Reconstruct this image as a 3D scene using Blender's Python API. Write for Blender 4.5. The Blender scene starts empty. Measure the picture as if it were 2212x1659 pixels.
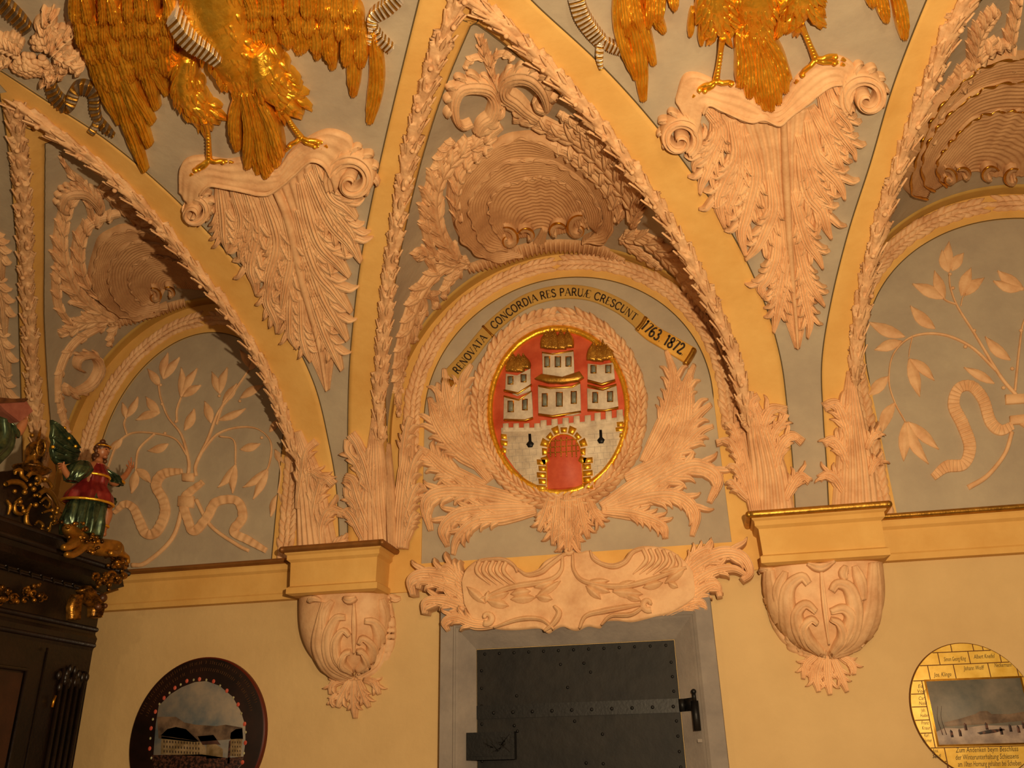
import bpy, math, random
import numpy as np
from mathutils import Vector, Matrix
from mathutils.bvhtree import BVHTree
from mathutils.geometry import tessellate_polygon
random.seed(7); rng = np.random.default_rng(7)
PI = math.pi
C = bpy.context.scene.collection

# ------------------------------------------------------------ camera model
F = 1862.0; PIT, YAW, ROL = 0.41730, 0.20761, -0.02298
CAM = np.array([0.0, -5.0, 1.6])
def rot():
    c, s = math.cos(ROL), math.sin(ROL)
    A = np.array([[c, 0, -s], [0, 1, 0], [s, 0, c]])
    c, s = math.cos(PIT), math.sin(PIT)
    B = np.array([[1, 0, 0], [0, c, -s], [0, s, c]])
    c, s = math.cos(YAW), math.sin(YAW)
    D = np.array([[c, -s, 0], [s, c, 0], [0, 0, 1]])
    return D @ B @ A
R = rot()
def rays(px):
    px = np.asarray(px, float).reshape(-1, 2)
    d = np.stack([(px[:, 0]-1106)/F, np.ones(len(px)), -(px[:, 1]-829.5)/F], 1)
    return d @ R.T
cd = bpy.data.cameras.new('camera'); cam = bpy.data.objects.new('camera', cd); C.objects.link(cam)
right, fwd, up = R[:, 0], R[:, 1], R[:, 2]
cam.matrix_world = Matrix(((right[0], up[0], -fwd[0], CAM[0]), (right[1], up[1], -fwd[1], CAM[1]), (right[2], up[2], -fwd[2], CAM[2]), (0, 0, 0, 1)))
cd.sensor_width = 36; cd.lens = F/2212*36; cd.clip_start = .05
bpy.context.scene.camera = cam

# ------------------------------------------------------------ surfaces of the room (each maps a sight line to a point and normal)
BZ, BH, BR_ = 2.8, 1.87, 3.0     # vault springing, rise, half span
def barrel_z(y): return BZ+BH*np.sqrt(np.clip(1-((3+y)/3)**2, 0, 1))
class Wall:
    def __init__(s, y=0.0): s.y = y
    def pt(s, px):
        d = rays(px); t = (s.y-CAM[1])/d[:, 1]
        return CAM+d*t[:, None], np.tile([0, -1.0, 0], (len(d), 1))
class Side:
    def __init__(s, x): s.x = x
    def pt(s, px):
        d = rays(px); t = s.x/d[:, 0]
        return CAM+d*t[:, None], np.tile([1.0, 0, 0], (len(d), 1))
class Barrel:
    def pt(s, px):
        d = rays(px); oy = CAM[1]+3; oz = CAM[2]-BZ
        a = (d[:, 1]/3)**2+(d[:, 2]/BH)**2
        b = 2*(oy*d[:, 1]/9+oz*d[:, 2]/BH**2); c = (oy/3)**2+(oz/BH)**2-1
        t = (-b+np.sqrt(np.maximum(b*b-4*a*c, 0)))/(2*a)
        P = CAM+d*t[:, None]
        N = -np.stack([0*t, (P[:, 1]+3)/9, (P[:, 2]-BZ)/BH**2], 1)
        low = P[:, 2] < BZ
        if low.any():
            t2 = (0-CAM[1])/d[:, 1]; Q = CAM+d*t2[:, None]
            P[low] = Q[low]; N[low] = [0, -1, 0]
        return P, N/np.linalg.norm(N, axis=1)[:, None]
class Depth:
    """surface of a built mesh, sampled as a smooth depth grid"""
    def __init__(s, V, Fc, box, st=8):
        bv = BVHTree.FromPolygons([Vector(v) for v in V], Fc)
        x0, y0, x1, y1 = box; s.x0, s.y0, s.st = x0, y0, st
        nx, ny = int((x1-x0)/st)+2, int((y1-y0)/st)+2
        g = np.full((ny, nx), np.nan)
        X, Y = np.meshgrid(x0+np.arange(nx)*st, y0+np.arange(ny)*st)
        d = rays(np.stack([X.ravel(), Y.ravel()], 1)); o = Vector(CAM)
        for i, r in enumerate(d):
            h = bv.ray_cast(o, Vector(r))
            if h[0] is not None: g[i//nx, i % nx] = (h[0]-o).length/np.linalg.norm(r)
        for _ in range(300):
            m = np.isnan(g)
            if not m.any(): break
            p = np.pad(g, 1, constant_values=np.nan)
            st4 = np.stack([p[:-2, 1:-1], p[2:, 1:-1], p[1:-1, :-2], p[1:-1, 2:]])
            cnt = (~np.isnan(st4)).sum(0); av = np.nansum(st4, 0)/np.maximum(cnt, 1)
            k = m & (cnt > 0); g[k] = av[k]
        s.g = g
    def dep(s, px):
        ny, nx = s.g.shape
        fx = np.clip((px[:, 0]-s.x0)/s.st, 0, nx-1.001); fy = np.clip((px[:, 1]-s.y0)/s.st, 0, ny-1.001)
        i, j = fy.astype(int), fx.astype(int); a, b = fy-i, fx-j; g = s.g
        return g[i, j]*(1-a)*(1-b)+g[i, j+1]*(1-a)*b+g[i+1, j]*a*(1-b)+g[i+1, j+1]*a*b
    def pt(s, px):
        px = np.asarray(px, float).reshape(-1, 2); e = s.st*1.0
        def P(q): return CAM+rays(q)*s.dep(q)[:, None]
        P0 = P(px); dx = P(px+[e, 0])-P(px-[e, 0]); dy = P(px+[0, e])-P(px-[0, e])
        N = np.cross(dy, dx); N /= np.linalg.norm(N, axis=1)[:, None]+1e-12
        fl = (N*(P0-CAM)).sum(1) > 0; N[fl] *= -1
        return P0, N
WALL = Wall(0.0); BAR = Barrel()
def zm(x0, y0, k): return lambda *p: [(x0+a*k, y0+b*k) for a, b in p]
Z1 = zm(0, 0, .4069); Z2 = zm(800, 0, .4069); Z3 = zm(1312, 0, .4069); Z4 = zm(0, 560, .31646)
Z5 = zm(850, 560, .36166); Z6 = zm(1512, 560, .31646); Z7 = zm(0, 780, .31343); Z8 = zm(850, 1150, .36166)
Z9 = zm(1030, 660, .26523); Z10 = zm(600, 900, .39773); Z11 = zm(1550, 1050, .30746); Z12 = zm(1900, 1350, .18627); Z13 = zm(280, 1400, .1561)

SKIRT = [-.004]
# ------------------------------------------------------------ mesh building
def spline(pts, n):
    p = np.asarray(pts, float)
    if len(p) == 2: return p[0]+(p[1]-p[0])*np.linspace(0, 1, n)[:, None]
    q = np.vstack([2*p[0]-p[1], p, 2*p[-1]-p[-2]]); out = []
    for i in range(1, len(q)-2):
        t = np.linspace(0, 1, 16, endpoint=False)[:, None]
        a, b, c, d = q[i-1], q[i], q[i+1], q[i+2]
        out.append(.5*(2*b+(c-a)*t+(2*a-5*b+4*c-d)*t*t+(3*b-a-3*c+d)*t**3))
    o = np.vstack(out+[p[-1:]])
    s = np.r_[0, np.cumsum(np.linalg.norm(np.diff(o, axis=0), axis=1))]
    u = np.linspace(0, s[-1], n)
    return np.stack([np.interp(u, s, o[:, k]) for k in range(o.shape[1])], 1)
def interp(vals, n):
    v = np.atleast_1d(np.asarray(vals, float))
    return np.interp(np.linspace(0, 1, n), np.linspace(0, 1, len(v)), v) if len(v) > 1 else np.full(n, v[0])
class MB:
    def __init__(s): s.v = []; s.f = []; s.n = 0; s.mi = []
    def add(s, V, Fc, m=0):
        s.v.append(np.asarray(V, float)); s.f += [tuple(i+s.n for i in f) for f in Fc]; s.mi += (m if isinstance(m, list) else [m]*len(Fc)); s.n += len(V)
    def grid(s, G, closed=False, m=0):
        a, b = G.shape[:2]; k = np.arange(a*b).reshape(a, b)
        Fc = [(int(k[i, j]), int(k[i, j+1]), int(k[i+1, j+1]), int(k[i+1, j])) for i in range(a-1) for j in range(b-1)]
        if closed: Fc += [(int(k[i, b-1]), int(k[i, 0]), int(k[i+1, 0]), int(k[i+1, b-1])) for i in range(a-1)]
        s.add(G.reshape(-1, 3), Fc, m(len(Fc)) if callable(m) else m)
    def box(s, lo, hi, m=0):
        x0, y0, z0 = lo; x1, y1, z1 = hi
        V = [(x0, y0, z0), (x1, y0, z0), (x1, y1, z0), (x0, y1, z0), (x0, y0, z1), (x1, y0, z1), (x1, y1, z1), (x0, y1, z1)]
        s.add(V, [(0, 3, 2, 1), (4, 5, 6, 7), (0, 1, 5, 4), (1, 2, 6, 5), (2, 3, 7, 6), (3, 0, 4, 7)], m)
    def tube(s, P, r, k=8, m=0):
        P = np.asarray(P, float); n = len(P); r = interp(r, n)
        T = np.gradient(P, axis=0); T /= np.linalg.norm(T, axis=1)[:, None]+1e-12
        ref = np.array([0, 0, 1.0]) if abs(T[:, 2]).mean() < .8 else np.array([0, 1.0, 0])
        A = np.cross(T, ref); A /= np.linalg.norm(A, axis=1)[:, None]+1e-12; B = np.cross(T, A)
        th = np.linspace(0, 2*PI, k, endpoint=False)
        G = P[:, None]+r[:, None, None]*(A[:, None]*np.cos(th)[None, :, None]+B[:, None]*np.sin(th)[None, :, None])
        base = s.n; s.grid(G, True, m)
        s.f += [tuple(base+i for i in range(k)), tuple(base+(n-1)*k+k-1-i for i in range(k))]; s.mi += [m, m]
    def ball(s, c, r, k=10, m=0):
        r = np.broadcast_to(np.asarray(r, float), (3,)); a = np.linspace(0.02, PI-.02, k); b = np.linspace(0, 2*PI, k+4, endpoint=False)
        G = np.stack([np.sin(a)[:, None]*np.cos(b), np.sin(a)[:, None]*np.sin(b), np.cos(a)[:, None]+0*b], -1)*r+np.asarray(c)
        s.grid(G, True, m)
    def build(s, name, mats, parent=None, flat=False):
        me = bpy.data.meshes.new(name); V = np.vstack(s.v) if s.v else np.zeros((0, 3))
        me.from_pydata(V.tolist(), [], s.f)
        for m in (mats if isinstance(mats, (list, tuple)) else [mats]): me.materials.append(m)
        me.polygons.foreach_set('material_index', s.mi)
        me.polygons.foreach_set('use_smooth', [not flat]*len(s.f)); me.update()
        o = bpy.data.objects.new(name, me); C.objects.link(o)
        if parent is not None: o.parent = parent; o.matrix_parent_inverse = Matrix.Translation(-parent.location)
        return o
def tag(o, label=None, cat=None, group=None, kind=None):
    for k, v in (('label', label), ('category', cat), ('group', group), ('kind', kind)):
        if v: o[k] = v
    return o
def thing(name, label, cat, loc, group=None):
    o = bpy.data.objects.new(name, None); C.objects.link(o); o.location = loc; o.empty_display_size = .05
    return tag(o, label, cat, group)
def struct(o): o['kind'] = 'structure'; return o

def lift(S, q, h):
    P, N = S.pt(q.reshape(-1, 2)); return (P+N*np.asarray(h).reshape(-1, 1)).reshape(q.shape[:-1]+(3,))
def stroke(mb, S, pts, w, h, na=9, prof='dome', teeth=0, tooth=.35, ribs=0, rib=.12, base=0.0, e=.35, barb=0, pleat=0, pa=.15, alt=0, sag=0, step=3.5, wr=None, m=0):
    """a modelled relief stroke laid on surface S: centre line, half widths, height above the surface"""
    L = np.linalg.norm(np.diff(np.asarray(pts, float), axis=0), axis=1).sum()
    n = int(max(8, min(160, L/step*(1.6 if teeth else 1)))); 
    if pleat: n = int(max(n, pleat*6))
    c = spline(pts, n); T = np.gradient(c, axis=0); T /= np.linalg.norm(T, axis=1)[:, None]+1e-9
    nn = np.stack([-T[:, 1], T[:, 0]], 1); s = np.linspace(0, 1, n)
    wa = interp(w, n); wb = interp(wr, n) if wr is not None else wa
    hh = interp(h, n); bb = interp(base, n)
    if teeth:
        k = 1-tooth*(1-np.abs(np.sin(PI*teeth*s)))**1.3; k2 = 1-tooth*(1-np.abs(np.sin(PI*teeth*(s+.04))))**1.3
        wa = wa*k; wb = wb*k2
    u = np.sin(np.linspace(-PI/2, PI/2, na))
    W = np.where(u[None, :] < 0, wa[:, None], wb[:, None])
    q = c[:, None]+nn[:, None]*(u[None, :]*W)[..., None]
    au = np.abs(u)[None, :]+0*s[:, None]
    if prof == 'dome': p = e+(1-e)*np.sqrt(np.clip(1-au**2, 0, 1))
    elif prof == 'leaf': p = e+(1-e)*(1-au)**.9
    elif prof == 'vee': p = .45+.55*np.abs(np.sin(au*PI*.75+.1))
    elif prof == 'flat': p = 1-.12*au**6
    elif prof == 'cup': p = .6+.4*au**1.5
    H = hh[:, None]*p
    if ribs: H = H+hh[:, None]*rib*np.cos(ribs*PI*u)[None, :]*(1-au**4)
    if barb: H = H+hh[:, None]*.10*np.cos(2*PI*(s[:, None]*barb-au*1.6))*(au**.5)*(1-au**6)
    if pleat: H = H+hh[:, None]*pa*np.cos(2*PI*pleat*s+1.2*np.sin(7*s))[:, None]*(1-.3*au)
    if sag: H = H+sag*np.sin(PI*s)[:, None]
    H = H+bb[:, None]
    sk = np.minimum(bb, 0)[:, None]+SKIRT[0]
    q = np.concatenate([q[:, :1], q, q[:, -1:]], 1); H = np.concatenate([sk, H, sk], 1)
    q = np.concatenate([q[:1], q, q[-1:]], 0); H = np.concatenate([H[:1]*0+SKIRT[0], H, H[:1]*0+SKIRT[0]], 0)
    G = lift(S, q, H)
    if alt: mb.grid(G, False, lambda nf: [(1 if (int((i//(G.shape[1]-1))/(G.shape[0]-1)*pleat*1.0*alt) % 2) else 0) for i in range(nf)])
    else: mb.grid(G, False, m)
def poly(mb, S, outline, h, base=-.003, bev=1.2, m=0, sub=0):
    """outline raised from surface S as a solid slab with a small bevel"""
    q = np.asarray(outline, float)
    if sub:
        o = []
        for i in range(len(q)):
            a, b = q[i], q[(i+1) % len(q)]; k = max(1, int(np.linalg.norm(b-a)/sub)); o += [a+(b-a)*j/k for j in range(k)]
        q = np.array(o)
    c = q.mean(0); n = len(q)
    A = .5*np.sum(q[:, 0]*np.roll(q[:, 1], -1)-np.roll(q[:, 0], -1)*q[:, 1])
    d1 = np.roll(q, -1, 0)-q; d0 = q-np.roll(q, 1, 0)
    d1 = d1/(np.linalg.norm(d1, axis=1)[:, None]+1e-9); d0 = d0/(np.linalg.norm(d0, axis=1)[:, None]+1e-9)
    t = d0+d1; t /= np.linalg.norm(t, axis=1)[:, None]+1e-9
    nrm = np.stack([-t[:, 1], t[:, 0]], 1)*(1 if A > 0 else -1)
    qi = q+nrm*bev
    Vb = lift(S, q, np.full(n, base)); Vm = lift(S, q, np.full(n, h-(h-base)*.25)); Vt = lift(S, qi, np.full(n, h))
    tri = tessellate_polygon([[Vector((p[0], p[1], 0)) for p in qi]])
    Fc = [(i, (i+1) % n, n+(i+1) % n, n+i) for i in range(n)]+[(n+i, n+(i+1) % n, 2*n+(i+1) % n, 2*n+i) for i in range(n)]
    Fc += [tuple(2*n+k for k in t3) for t3 in tri]
    mb.add(np.vstack([Vb, Vm, Vt]), Fc, m)
def loft(mb, S, A, B, h0, h1, n=80, k=24, ribs=0, rib=.003, wav=0, m=0, cap=True):
    a = spline(A, n); b = spline(B, n); u = np.linspace(0, 1, k)
    q = a[:, None]*(1-u)[None, :, None]+b[:, None]*u[None, :, None]
    s = np.linspace(0, 1, n)
    H = (h0*(1-u)+h1*u)[None, :]+rib*np.cos(2*PI*ribs*u)[None, :]+0*s[:, None]
    if wav:
        wv = wav*np.sin(s*47+3*np.sin(s*11)); q = q+(b-a)[:, None]*(u**2)[None, :, None]*wv[:, None, None]
    if cap:
        q = np.concatenate([q[:, :1], q, q[:, -1:]], 1); H = np.concatenate([H[:, :1]*0+SKIRT[0], H, H[:, :1]*0+SKIRT[0]], 1)
        q = np.concatenate([q[:1], q, q[-1:]], 0); H = np.concatenate([H[:1]*0+SKIRT[0], H, H[:1]*0+SKIRT[0]], 0)
    mb.grid(lift(S, q, H), False, m)
def ell(cx, cy, rx, ry, n=64, a0=0, a1=360, rot=0):
    t = np.radians(np.linspace(a0, a1, n, endpoint=(a1-a0) < 359.9)); x, y = rx*np.cos(t), ry*np.sin(t); r = math.radians(rot)
    return np.stack([cx+x*math.cos(r)-y*math.sin(r), cy+x*math.sin(r)+y*math.cos(r)], 1)
def spiral(c, r0, r1, a0, turns, n=10):
    t = np.linspace(0, 1, n); a = math.radians(a0)+turns*2*PI*t; r = r0+(r1-r0)*t
    return [(c[0]+r_*math.cos(a_), c[1]+r_*math.sin(a_)) for r_, a_ in zip(r, a)]
def acanthus(mb, S, spine, w, h, lobes=6, ang=40, teeth=3, sides=(-1, 1), spw=.22, base=0.0, ribs=5, curl=.35, jit=.1, length=1.15):
    """one acanthus leaf: a grooved blade, toothed lobes off both sides and a raised midrib"""
    n = 60; c = spline(spine, n); T = np.gradient(c, axis=0); T /= np.linalg.norm(T, axis=1)[:, None]
    W = interp(w, n); stroke(mb, S, spine, np.asarray(w)*.6, h*.7, na=29, ribs=6, rib=.3, base=base, e=.35)
    for k in range(lobes):
        f = .02+.86*k/max(1, lobes-1); i = int(f*(n-1)); L = W[i]*length
        for sd in sides:
            a = math.radians(ang*(1-.35*f)+random.uniform(-6, 6))*sd
            t = T[i]; d = np.array([t[0]*math.cos(a)-t[1]*math.sin(a), t[0]*math.sin(a)+t[1]*math.cos(a)])
            o = np.array([-t[1], t[0]])*sd; l = L*(1+random.uniform(-jit, jit))
            p0 = c[i]; p1 = p0+d*l*.45+t*l*.1; p2 = p0+d*l*.95+t*l*.25; p3 = p2+(o*curl+t*.12)*l*.45
            stroke(mb, S, [p0, p1, p2, p3], np.array([.16, .26, .27, .2, .04])*l, [h*.9, h*1.15, h*.9, h*.5], na=17, teeth=teeth, tooth=.22, ribs=3, rib=.26, base=base*(1-.5*f), prof='dome', e=.2)
    stroke(mb, S, spine, np.asarray(w)*spw*.6, [h*1.1, h*1.25, h*1.1, h*.6], na=7, base=base, e=.5)
def curl_leaf(mb, S, pts, w, h, n=9, out=.8, f0=.05, f1=.78):
    """scalloped leaflets fanning off the outer side of a curling leaf"""
    c = spline(pts, 60); T = np.gradient(c, axis=0); T /= np.linalg.norm(T, axis=1)[:, None]; cen = c[25:].mean(0)
    for k in range(n):
        i = int((f0+(f1-f0)*k/max(1, n-1))*59); o = np.array([-T[i][1], T[i][0]]); o *= np.sign(o@(c[i]-cen)) or 1
        l = w*out*random.uniform(.85, 1.15)*(1-.3*k/n); p = c[i]+o*w*.2
        stroke(mb, S, [p-T[i]*l*.3, p+o*l*.55+T[i]*l*.35, p+o*l*.85+T[i]*l*1.0, p+o*l*.55+T[i]*l*1.45], np.array([.2, .36, .34, .08])*l, [h*.7, h*.95, h*.85, h*.4], na=13, ribs=3, rib=.24, e=.2)
def laurel(mb, S, pts, hw, step, h, ll=1.9, spread=20, rows=3, stem=True, closed=False):
    L = np.linalg.norm(np.diff(spline(pts, 200), axis=0), axis=1).sum(); n = max(3, int(L/step)); c = spline(pts, n*4+1)
    T = np.gradient(c, axis=0); T /= np.linalg.norm(T, axis=1)[:, None]
    if stem: stroke(mb, S, pts, hw*.75, h*.4, na=7, e=.5)
    for k in range(n):
        i = k*4; t = T[i]; o = np.array([-t[1], t[0]])
        for r in range(rows):
            f = (r-(rows-1)/2)/max(1, (rows-1)/2) if rows > 1 else 0
            a = math.radians(spread*f+random.uniform(-7, 7)); d = np.array([t[0]*math.cos(a)-t[1]*math.sin(a), t[0]*math.sin(a)+t[1]*math.cos(a)])
            p = c[min(i+(0 if r % 2 == 0 else 2), len(c)-1)]+o*f*hw*.45; l = step*ll*random.uniform(.85, 1.1)
            stroke(mb, S, [p, p+d*l*.5+o*f*hw*.12, p+d*l], np.array([.12, .42, .45, .3, .03])*hw, [h*.6, h*1.0, h*1.15, h*.7], na=7, prof='leaf', e=.35, step=5)
def feather(mb, S, a, b, w, h, bend=0, base=0.0, barb=9, tip=.45):
    a, b = np.array(a, float), np.array(b, float); d = b-a; o = np.array([-d[1], d[0]])*bend
    stroke(mb, S, [a, (a+b)/2+o, b], np.array([.45, .8, .95, 1, 1, .85, tip])*w, [h*.8, h*.9, h, h*1.15, h*.7], na=25, prof='dome', e=.12, ribs=5, rib=.17, barb=barb, base=base)
    stroke(mb, S, [a, (a+b)/2+o, b+(a-b)*.06], w*.11, h*1.12, na=5, base=base, e=.7)
# ------------------------------------------------------------ materials
def lin(c): c = np.asarray(c, float)/255; return tuple(np.where(c <= .04045, c/12.92, ((c+.055)/1.055)**2.4))+(1.0,)
def mat(name, c1, c2=None, rough=.7, metal=0.0, scale=6.0, bump=0.0, bscale=60.0, spec=.3, detail=6.0, contrast=(.35, .65), c3=None, emis=None):
    m = bpy.data.materials.new(name); m.use_nodes = True; nt = m.node_tree; N = nt.nodes; b = N['Principled BSDF']
    b.inputs['Roughness'].default_value = rough; b.inputs['Metallic'].default_value = metal; b.inputs['Specular IOR Level'].default_value = spec
    tc = N.new('ShaderNodeTexCoord')
    nz = N.new('ShaderNodeTexNoise'); nz.inputs['Scale'].default_value = scale; nz.inputs['Detail'].default_value = detail; nz.inputs['Roughness'].default_value = .62
    nt.links.new(tc.outputs['Object'], nz.inputs['Vector'])
    rp = N.new('ShaderNodeValToRGB'); rp.color_ramp.elements[0].position = contrast[0]; rp.color_ramp.elements[1].position = contrast[1]
    rp.color_ramp.elements[0].color = lin(c1); rp.color_ramp.elements[1].color = lin(c2 if c2 is not None else c1)
    if c3 is not None: e = rp.color_ramp.elements.new((contrast[0]+contrast[1])/2); e.color = lin(c3)
    nt.links.new(nz.outputs['Fac'], rp.inputs['Fac']); nt.links.new(rp.outputs['Color'], b.inputs['Base Color'])
    if bump:
        n2 = N.new('ShaderNodeTexNoise'); n2.inputs['Scale'].default_value = bscale; n2.inputs['Detail'].default_value = 5
        nt.links.new(tc.outputs['Object'], n2.inputs['Vector'])
        bp = N.new('ShaderNodeBump'); bp.inputs['Strength'].default_value = 1.0; bp.inputs['Distance'].default_value = bump
        nt.links.new(n2.outputs['Fac'], bp.inputs['Height']); nt.links.new(bp.outputs['Normal'], b.inputs['Normal'])
    return m
M = dict(
 grey=mat('grey_limewash', (160, 146, 126), (176, 162, 138), .85, scale=2.5, bump=.004, bscale=14),
 ochre=mat('ochre_paint', (206, 158, 84), (218, 174, 100), .75, scale=3, bump=.003, bscale=16),
 ochre_dk=mat('soffit_shade_banner_ochre', (172, 134, 66), (184, 146, 74), .75, scale=3, bump=.003, bscale=16),  # ochre darkened for the dimly lit arch soffit; also colours the banner ribbon
 cream=mat('cream_wall_paint', (198, 166, 114), (210, 178, 124), .8, scale=1.5, bump=.003, bscale=18),
 stucco=mat('peach_stucco', (198, 150, 106), (222, 180, 134), .62, scale=9, bump=.0022, bscale=50, contrast=(.3, .6), detail=9),
 stucco_dk=mat('rose_brown_stucco', (182, 136, 94), (206, 162, 116), .62, scale=9, bump=.002, bscale=60, contrast=(.3, .62), detail=9),
 line=mat('dark_paint_line', (92, 76, 48), None, .8),
 gold=mat('gold_leaf', (226, 158, 34), (252, 200, 72), .33, .80, scale=14, bump=.006, bscale=30, contrast=(.3, .7)),
 gold_dull=mat('dull_gilding', (150, 108, 40), (196, 146, 62), .42, .85, scale=14, bump=.002, bscale=60),
 gilt_line=mat('gilt_edge', (190, 132, 40), (226, 172, 72), .35, 1.0, scale=20),
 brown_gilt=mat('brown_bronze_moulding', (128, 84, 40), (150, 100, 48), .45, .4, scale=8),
 silver=mat('silver_leaf', (190, 176, 160), (226, 214, 196), .35, .55, scale=30, bump=.002),
 ribdark=mat('tarnished_silver', (92, 76, 60), (124, 104, 82), .5, .4, scale=30, bump=.002),
 red=mat('red_field_paint', (178, 70, 44), (206, 98, 66), .55, scale=7, detail=8),
 white=mat('castle_white_paint', (180, 164, 142), (214, 198, 172), .6, scale=16, bump=.001, bscale=80),
 pane=mat('grey_window_paint', (98, 102, 92), (130, 130, 110), .4, scale=20),
 ink=mat('black_lettering', (52, 38, 24), None, .6),
 iron=mat('black_iron', (15, 14, 14), (30, 27, 24), .6, .1, scale=6, bump=.003, bscale=18, detail=9),
 iron_edge=mat('black_forged_iron', (14, 14, 15), (24, 23, 23), .45, .2, scale=12, bump=.001),
 stone=mat('grey_stone_surround', (124, 116, 110), (146, 136, 126), .8, scale=4, bump=.002, bscale=40),
 wood=mat('dark_carved_wood', (16, 9, 7), (30, 17, 11), .38, scale=7, bump=.002, bscale=40, spec=.5),
 wood_red=mat('red_brown_wood_panel', (40, 20, 12), (60, 32, 18), .4, scale=5, bump=.001, spec=.5),
 darkgold=mat('dark_aged_gilding', (66, 44, 20), (170, 118, 44), .3, .8, scale=22, bump=.003, bscale=60, contrast=(.4, .62)),
 robe_red=mat('red_glazed_robe', (92, 22, 24), (140, 40, 36), .3, .3, scale=14, spec=.6),
 robe_green=mat('green_silver_glaze', (28, 46, 34), (84, 100, 70), .25, .6, scale=18, spec=.6),
 skin=mat('painted_wood_skin', (150, 92, 58), (172, 112, 72), .4, scale=10, spec=.5),
 hair=mat('brown_carved_hair', (62, 34, 20), (100, 60, 32), .4, .2, scale=20, spec=.5),
 banner=mat('bright_ochre_banner', (206, 150, 56), (226, 176, 84), .5, .15, scale=8),
 book=mat('rose_book_cover', (128, 72, 58), (150, 92, 74), .5, scale=12),
 plaster=mat('room_plaster', (196, 180, 150), None, .9),
 floor=mat('wooden_floor', (96, 66, 40), (120, 84, 52), .5, scale=4),
)
# ------------------------------------------------------------ room shell
GR = dict(
 AR=[(-3.01, -2.31), (-2.95, -2.14), (-2.87, -1.97), (-2.79, -1.75), (-2.73, -1.52), (-2.68, -1.27), (-2.62, -1.05), (-2.55, -.8), (-2.5, -.62), (-2.47, -.45), (-2.45, -.28), (-2.42, -.11), (-2.4, 0)],
 AL=[(-3.01, -2.31), (-3.16, -2.09), (-3.34, -1.83), (-3.53, -1.55), (-3.73, -1.27), (-3.91, -.98), (-4.07, -.71), (-4.2, -.46), (-4.28, -.2), (-4.31, 0)],
 BL=[(-.73, -2.41), (-.93, -2.13), (-1.09, -1.87), (-1.24, -1.6), (-1.4, -1.29), (-1.56, -.97), (-1.71, -.63), (-1.82, -.37), (-1.87, -.2), (-1.88, -.08), (-1.88, 0)],
 BR=[(-.73, -2.41), (-.62, -2.3), (-.53, -2.14), (-.43, -1.98), (-.33, -1.8), (-.21, -1.58), (-.1, -1.36), (.01, -1.14), (.12, -.9), (.22, -.67), (.3, -.48), (.35, -.32), (.38, -.17), (.39, -.06), (.39, 0)],
 CL=[(2.0, -2.5), (1.62, -2.3), (1.36, -1.96), (1.3, -1.72), (1.25, -1.48), (1.19, -1.24), (1.13, -1), (1.07, -.76), (1.02, -.55), (.98, -.37), (.96, -.22), (.95, -.09), (.95, 0)])
GR['CR'] = [(4.0-x, y) for x, y in GR['CL']]
def groin_x(k, y):
    a = np.array(GR[k]); return np.interp(-np.asarray(y), -a[::-1, 1], a[::-1, 0])
ph = np.concatenate([np.linspace(0, 1.25, 70), np.linspace(1.27, 1.75, 22)])
yb = -3+3*np.cos(ph); zb_ = BZ+BH*np.sin(ph)
def pend(name, k0, k1):
    mb = MB(); n = 10
    x0 = groin_x(k0, yb) if isinstance(k0, str) else np.full(len(yb), k0); x1 = groin_x(k1, yb) if isinstance(k1, str) else np.full(len(yb), k1)
    u = np.linspace(0, 1, n); X = x0[:, None]*(1-u)+x1[:, None]*u
    mb.grid(np.stack([X, np.tile(yb[:, None], (1, n)), np.tile(zb_[:, None], (1, n))], -1))
    return struct(mb.build(name, M['grey']))
pend('ceiling', 'AR', 'BL'); pend('ceiling', 'BR', 'CL'); pend('ceiling', -5.0, 'AL'); pend('ceiling', 'CR', 4.6)
BAY = dict(A=dict(o=(-3.355, .955, 3.68, 4.78), i=(-3.33, .70, 3.62, 4.53)), B=dict(o=(-.745, 1.13, 3.62, 4.80), i=(-.72, .92, 3.68, 4.60)), C=dict(o=(2.0, 1.05, 3.62, 4.80), i=(2.0, .90, 3.68, 4.61)))
def arch_curve(b, n, zb0=BZ):
    m, w, z0, zc = b; t = np.linspace(0, PI, 60)
    P = np.vstack([[[m-w, z] for z in np.linspace(zb0, z0, 12)[:-1]], np.stack([m-w*np.cos(t), z0+(zc-z0)*np.sin(t)], 1), [[m+w, z] for z in np.linspace(z0, zb0, 12)[1:]]])
    s = np.r_[0, np.cumsum(np.linalg.norm(np.diff(P, axis=0), axis=1))]; u = np.linspace(0, s[-1], n)
    return np.stack([np.interp(u, s, P[:, 0]), np.interp(u, s, P[:, 1])], 1)
def groin3(k, n):
    a = np.array(GR[k]); y0 = a[0, 1]; p1 = math.acos((3+y0)/3); p = np.linspace(0, p1, 200); y = -3+3*np.cos(p); z = BZ+BH*np.sin(p); x = groin_x(k, y)
    P = np.stack([x, y, z], 1); P = np.stack([np.convolve(np.pad(P[:, j], 8, mode='reflect', reflect_type='odd'), np.ones(17)/17, 'valid') for j in range(3)], 1)
    s = np.r_[0, np.cumsum(np.linalg.norm(np.diff(P, axis=0), axis=1))]; u = np.linspace(0, s[-1], n)
    return np.stack([np.interp(u, s, P[:, j]) for j in range(3)], 1)   # base -> apex
SEV = {}; box = dict(A=(-100, 150, 760, 1250), B=(760, -80, 1760, 1250), C=(1780, -100, 2500, 1250))
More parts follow.
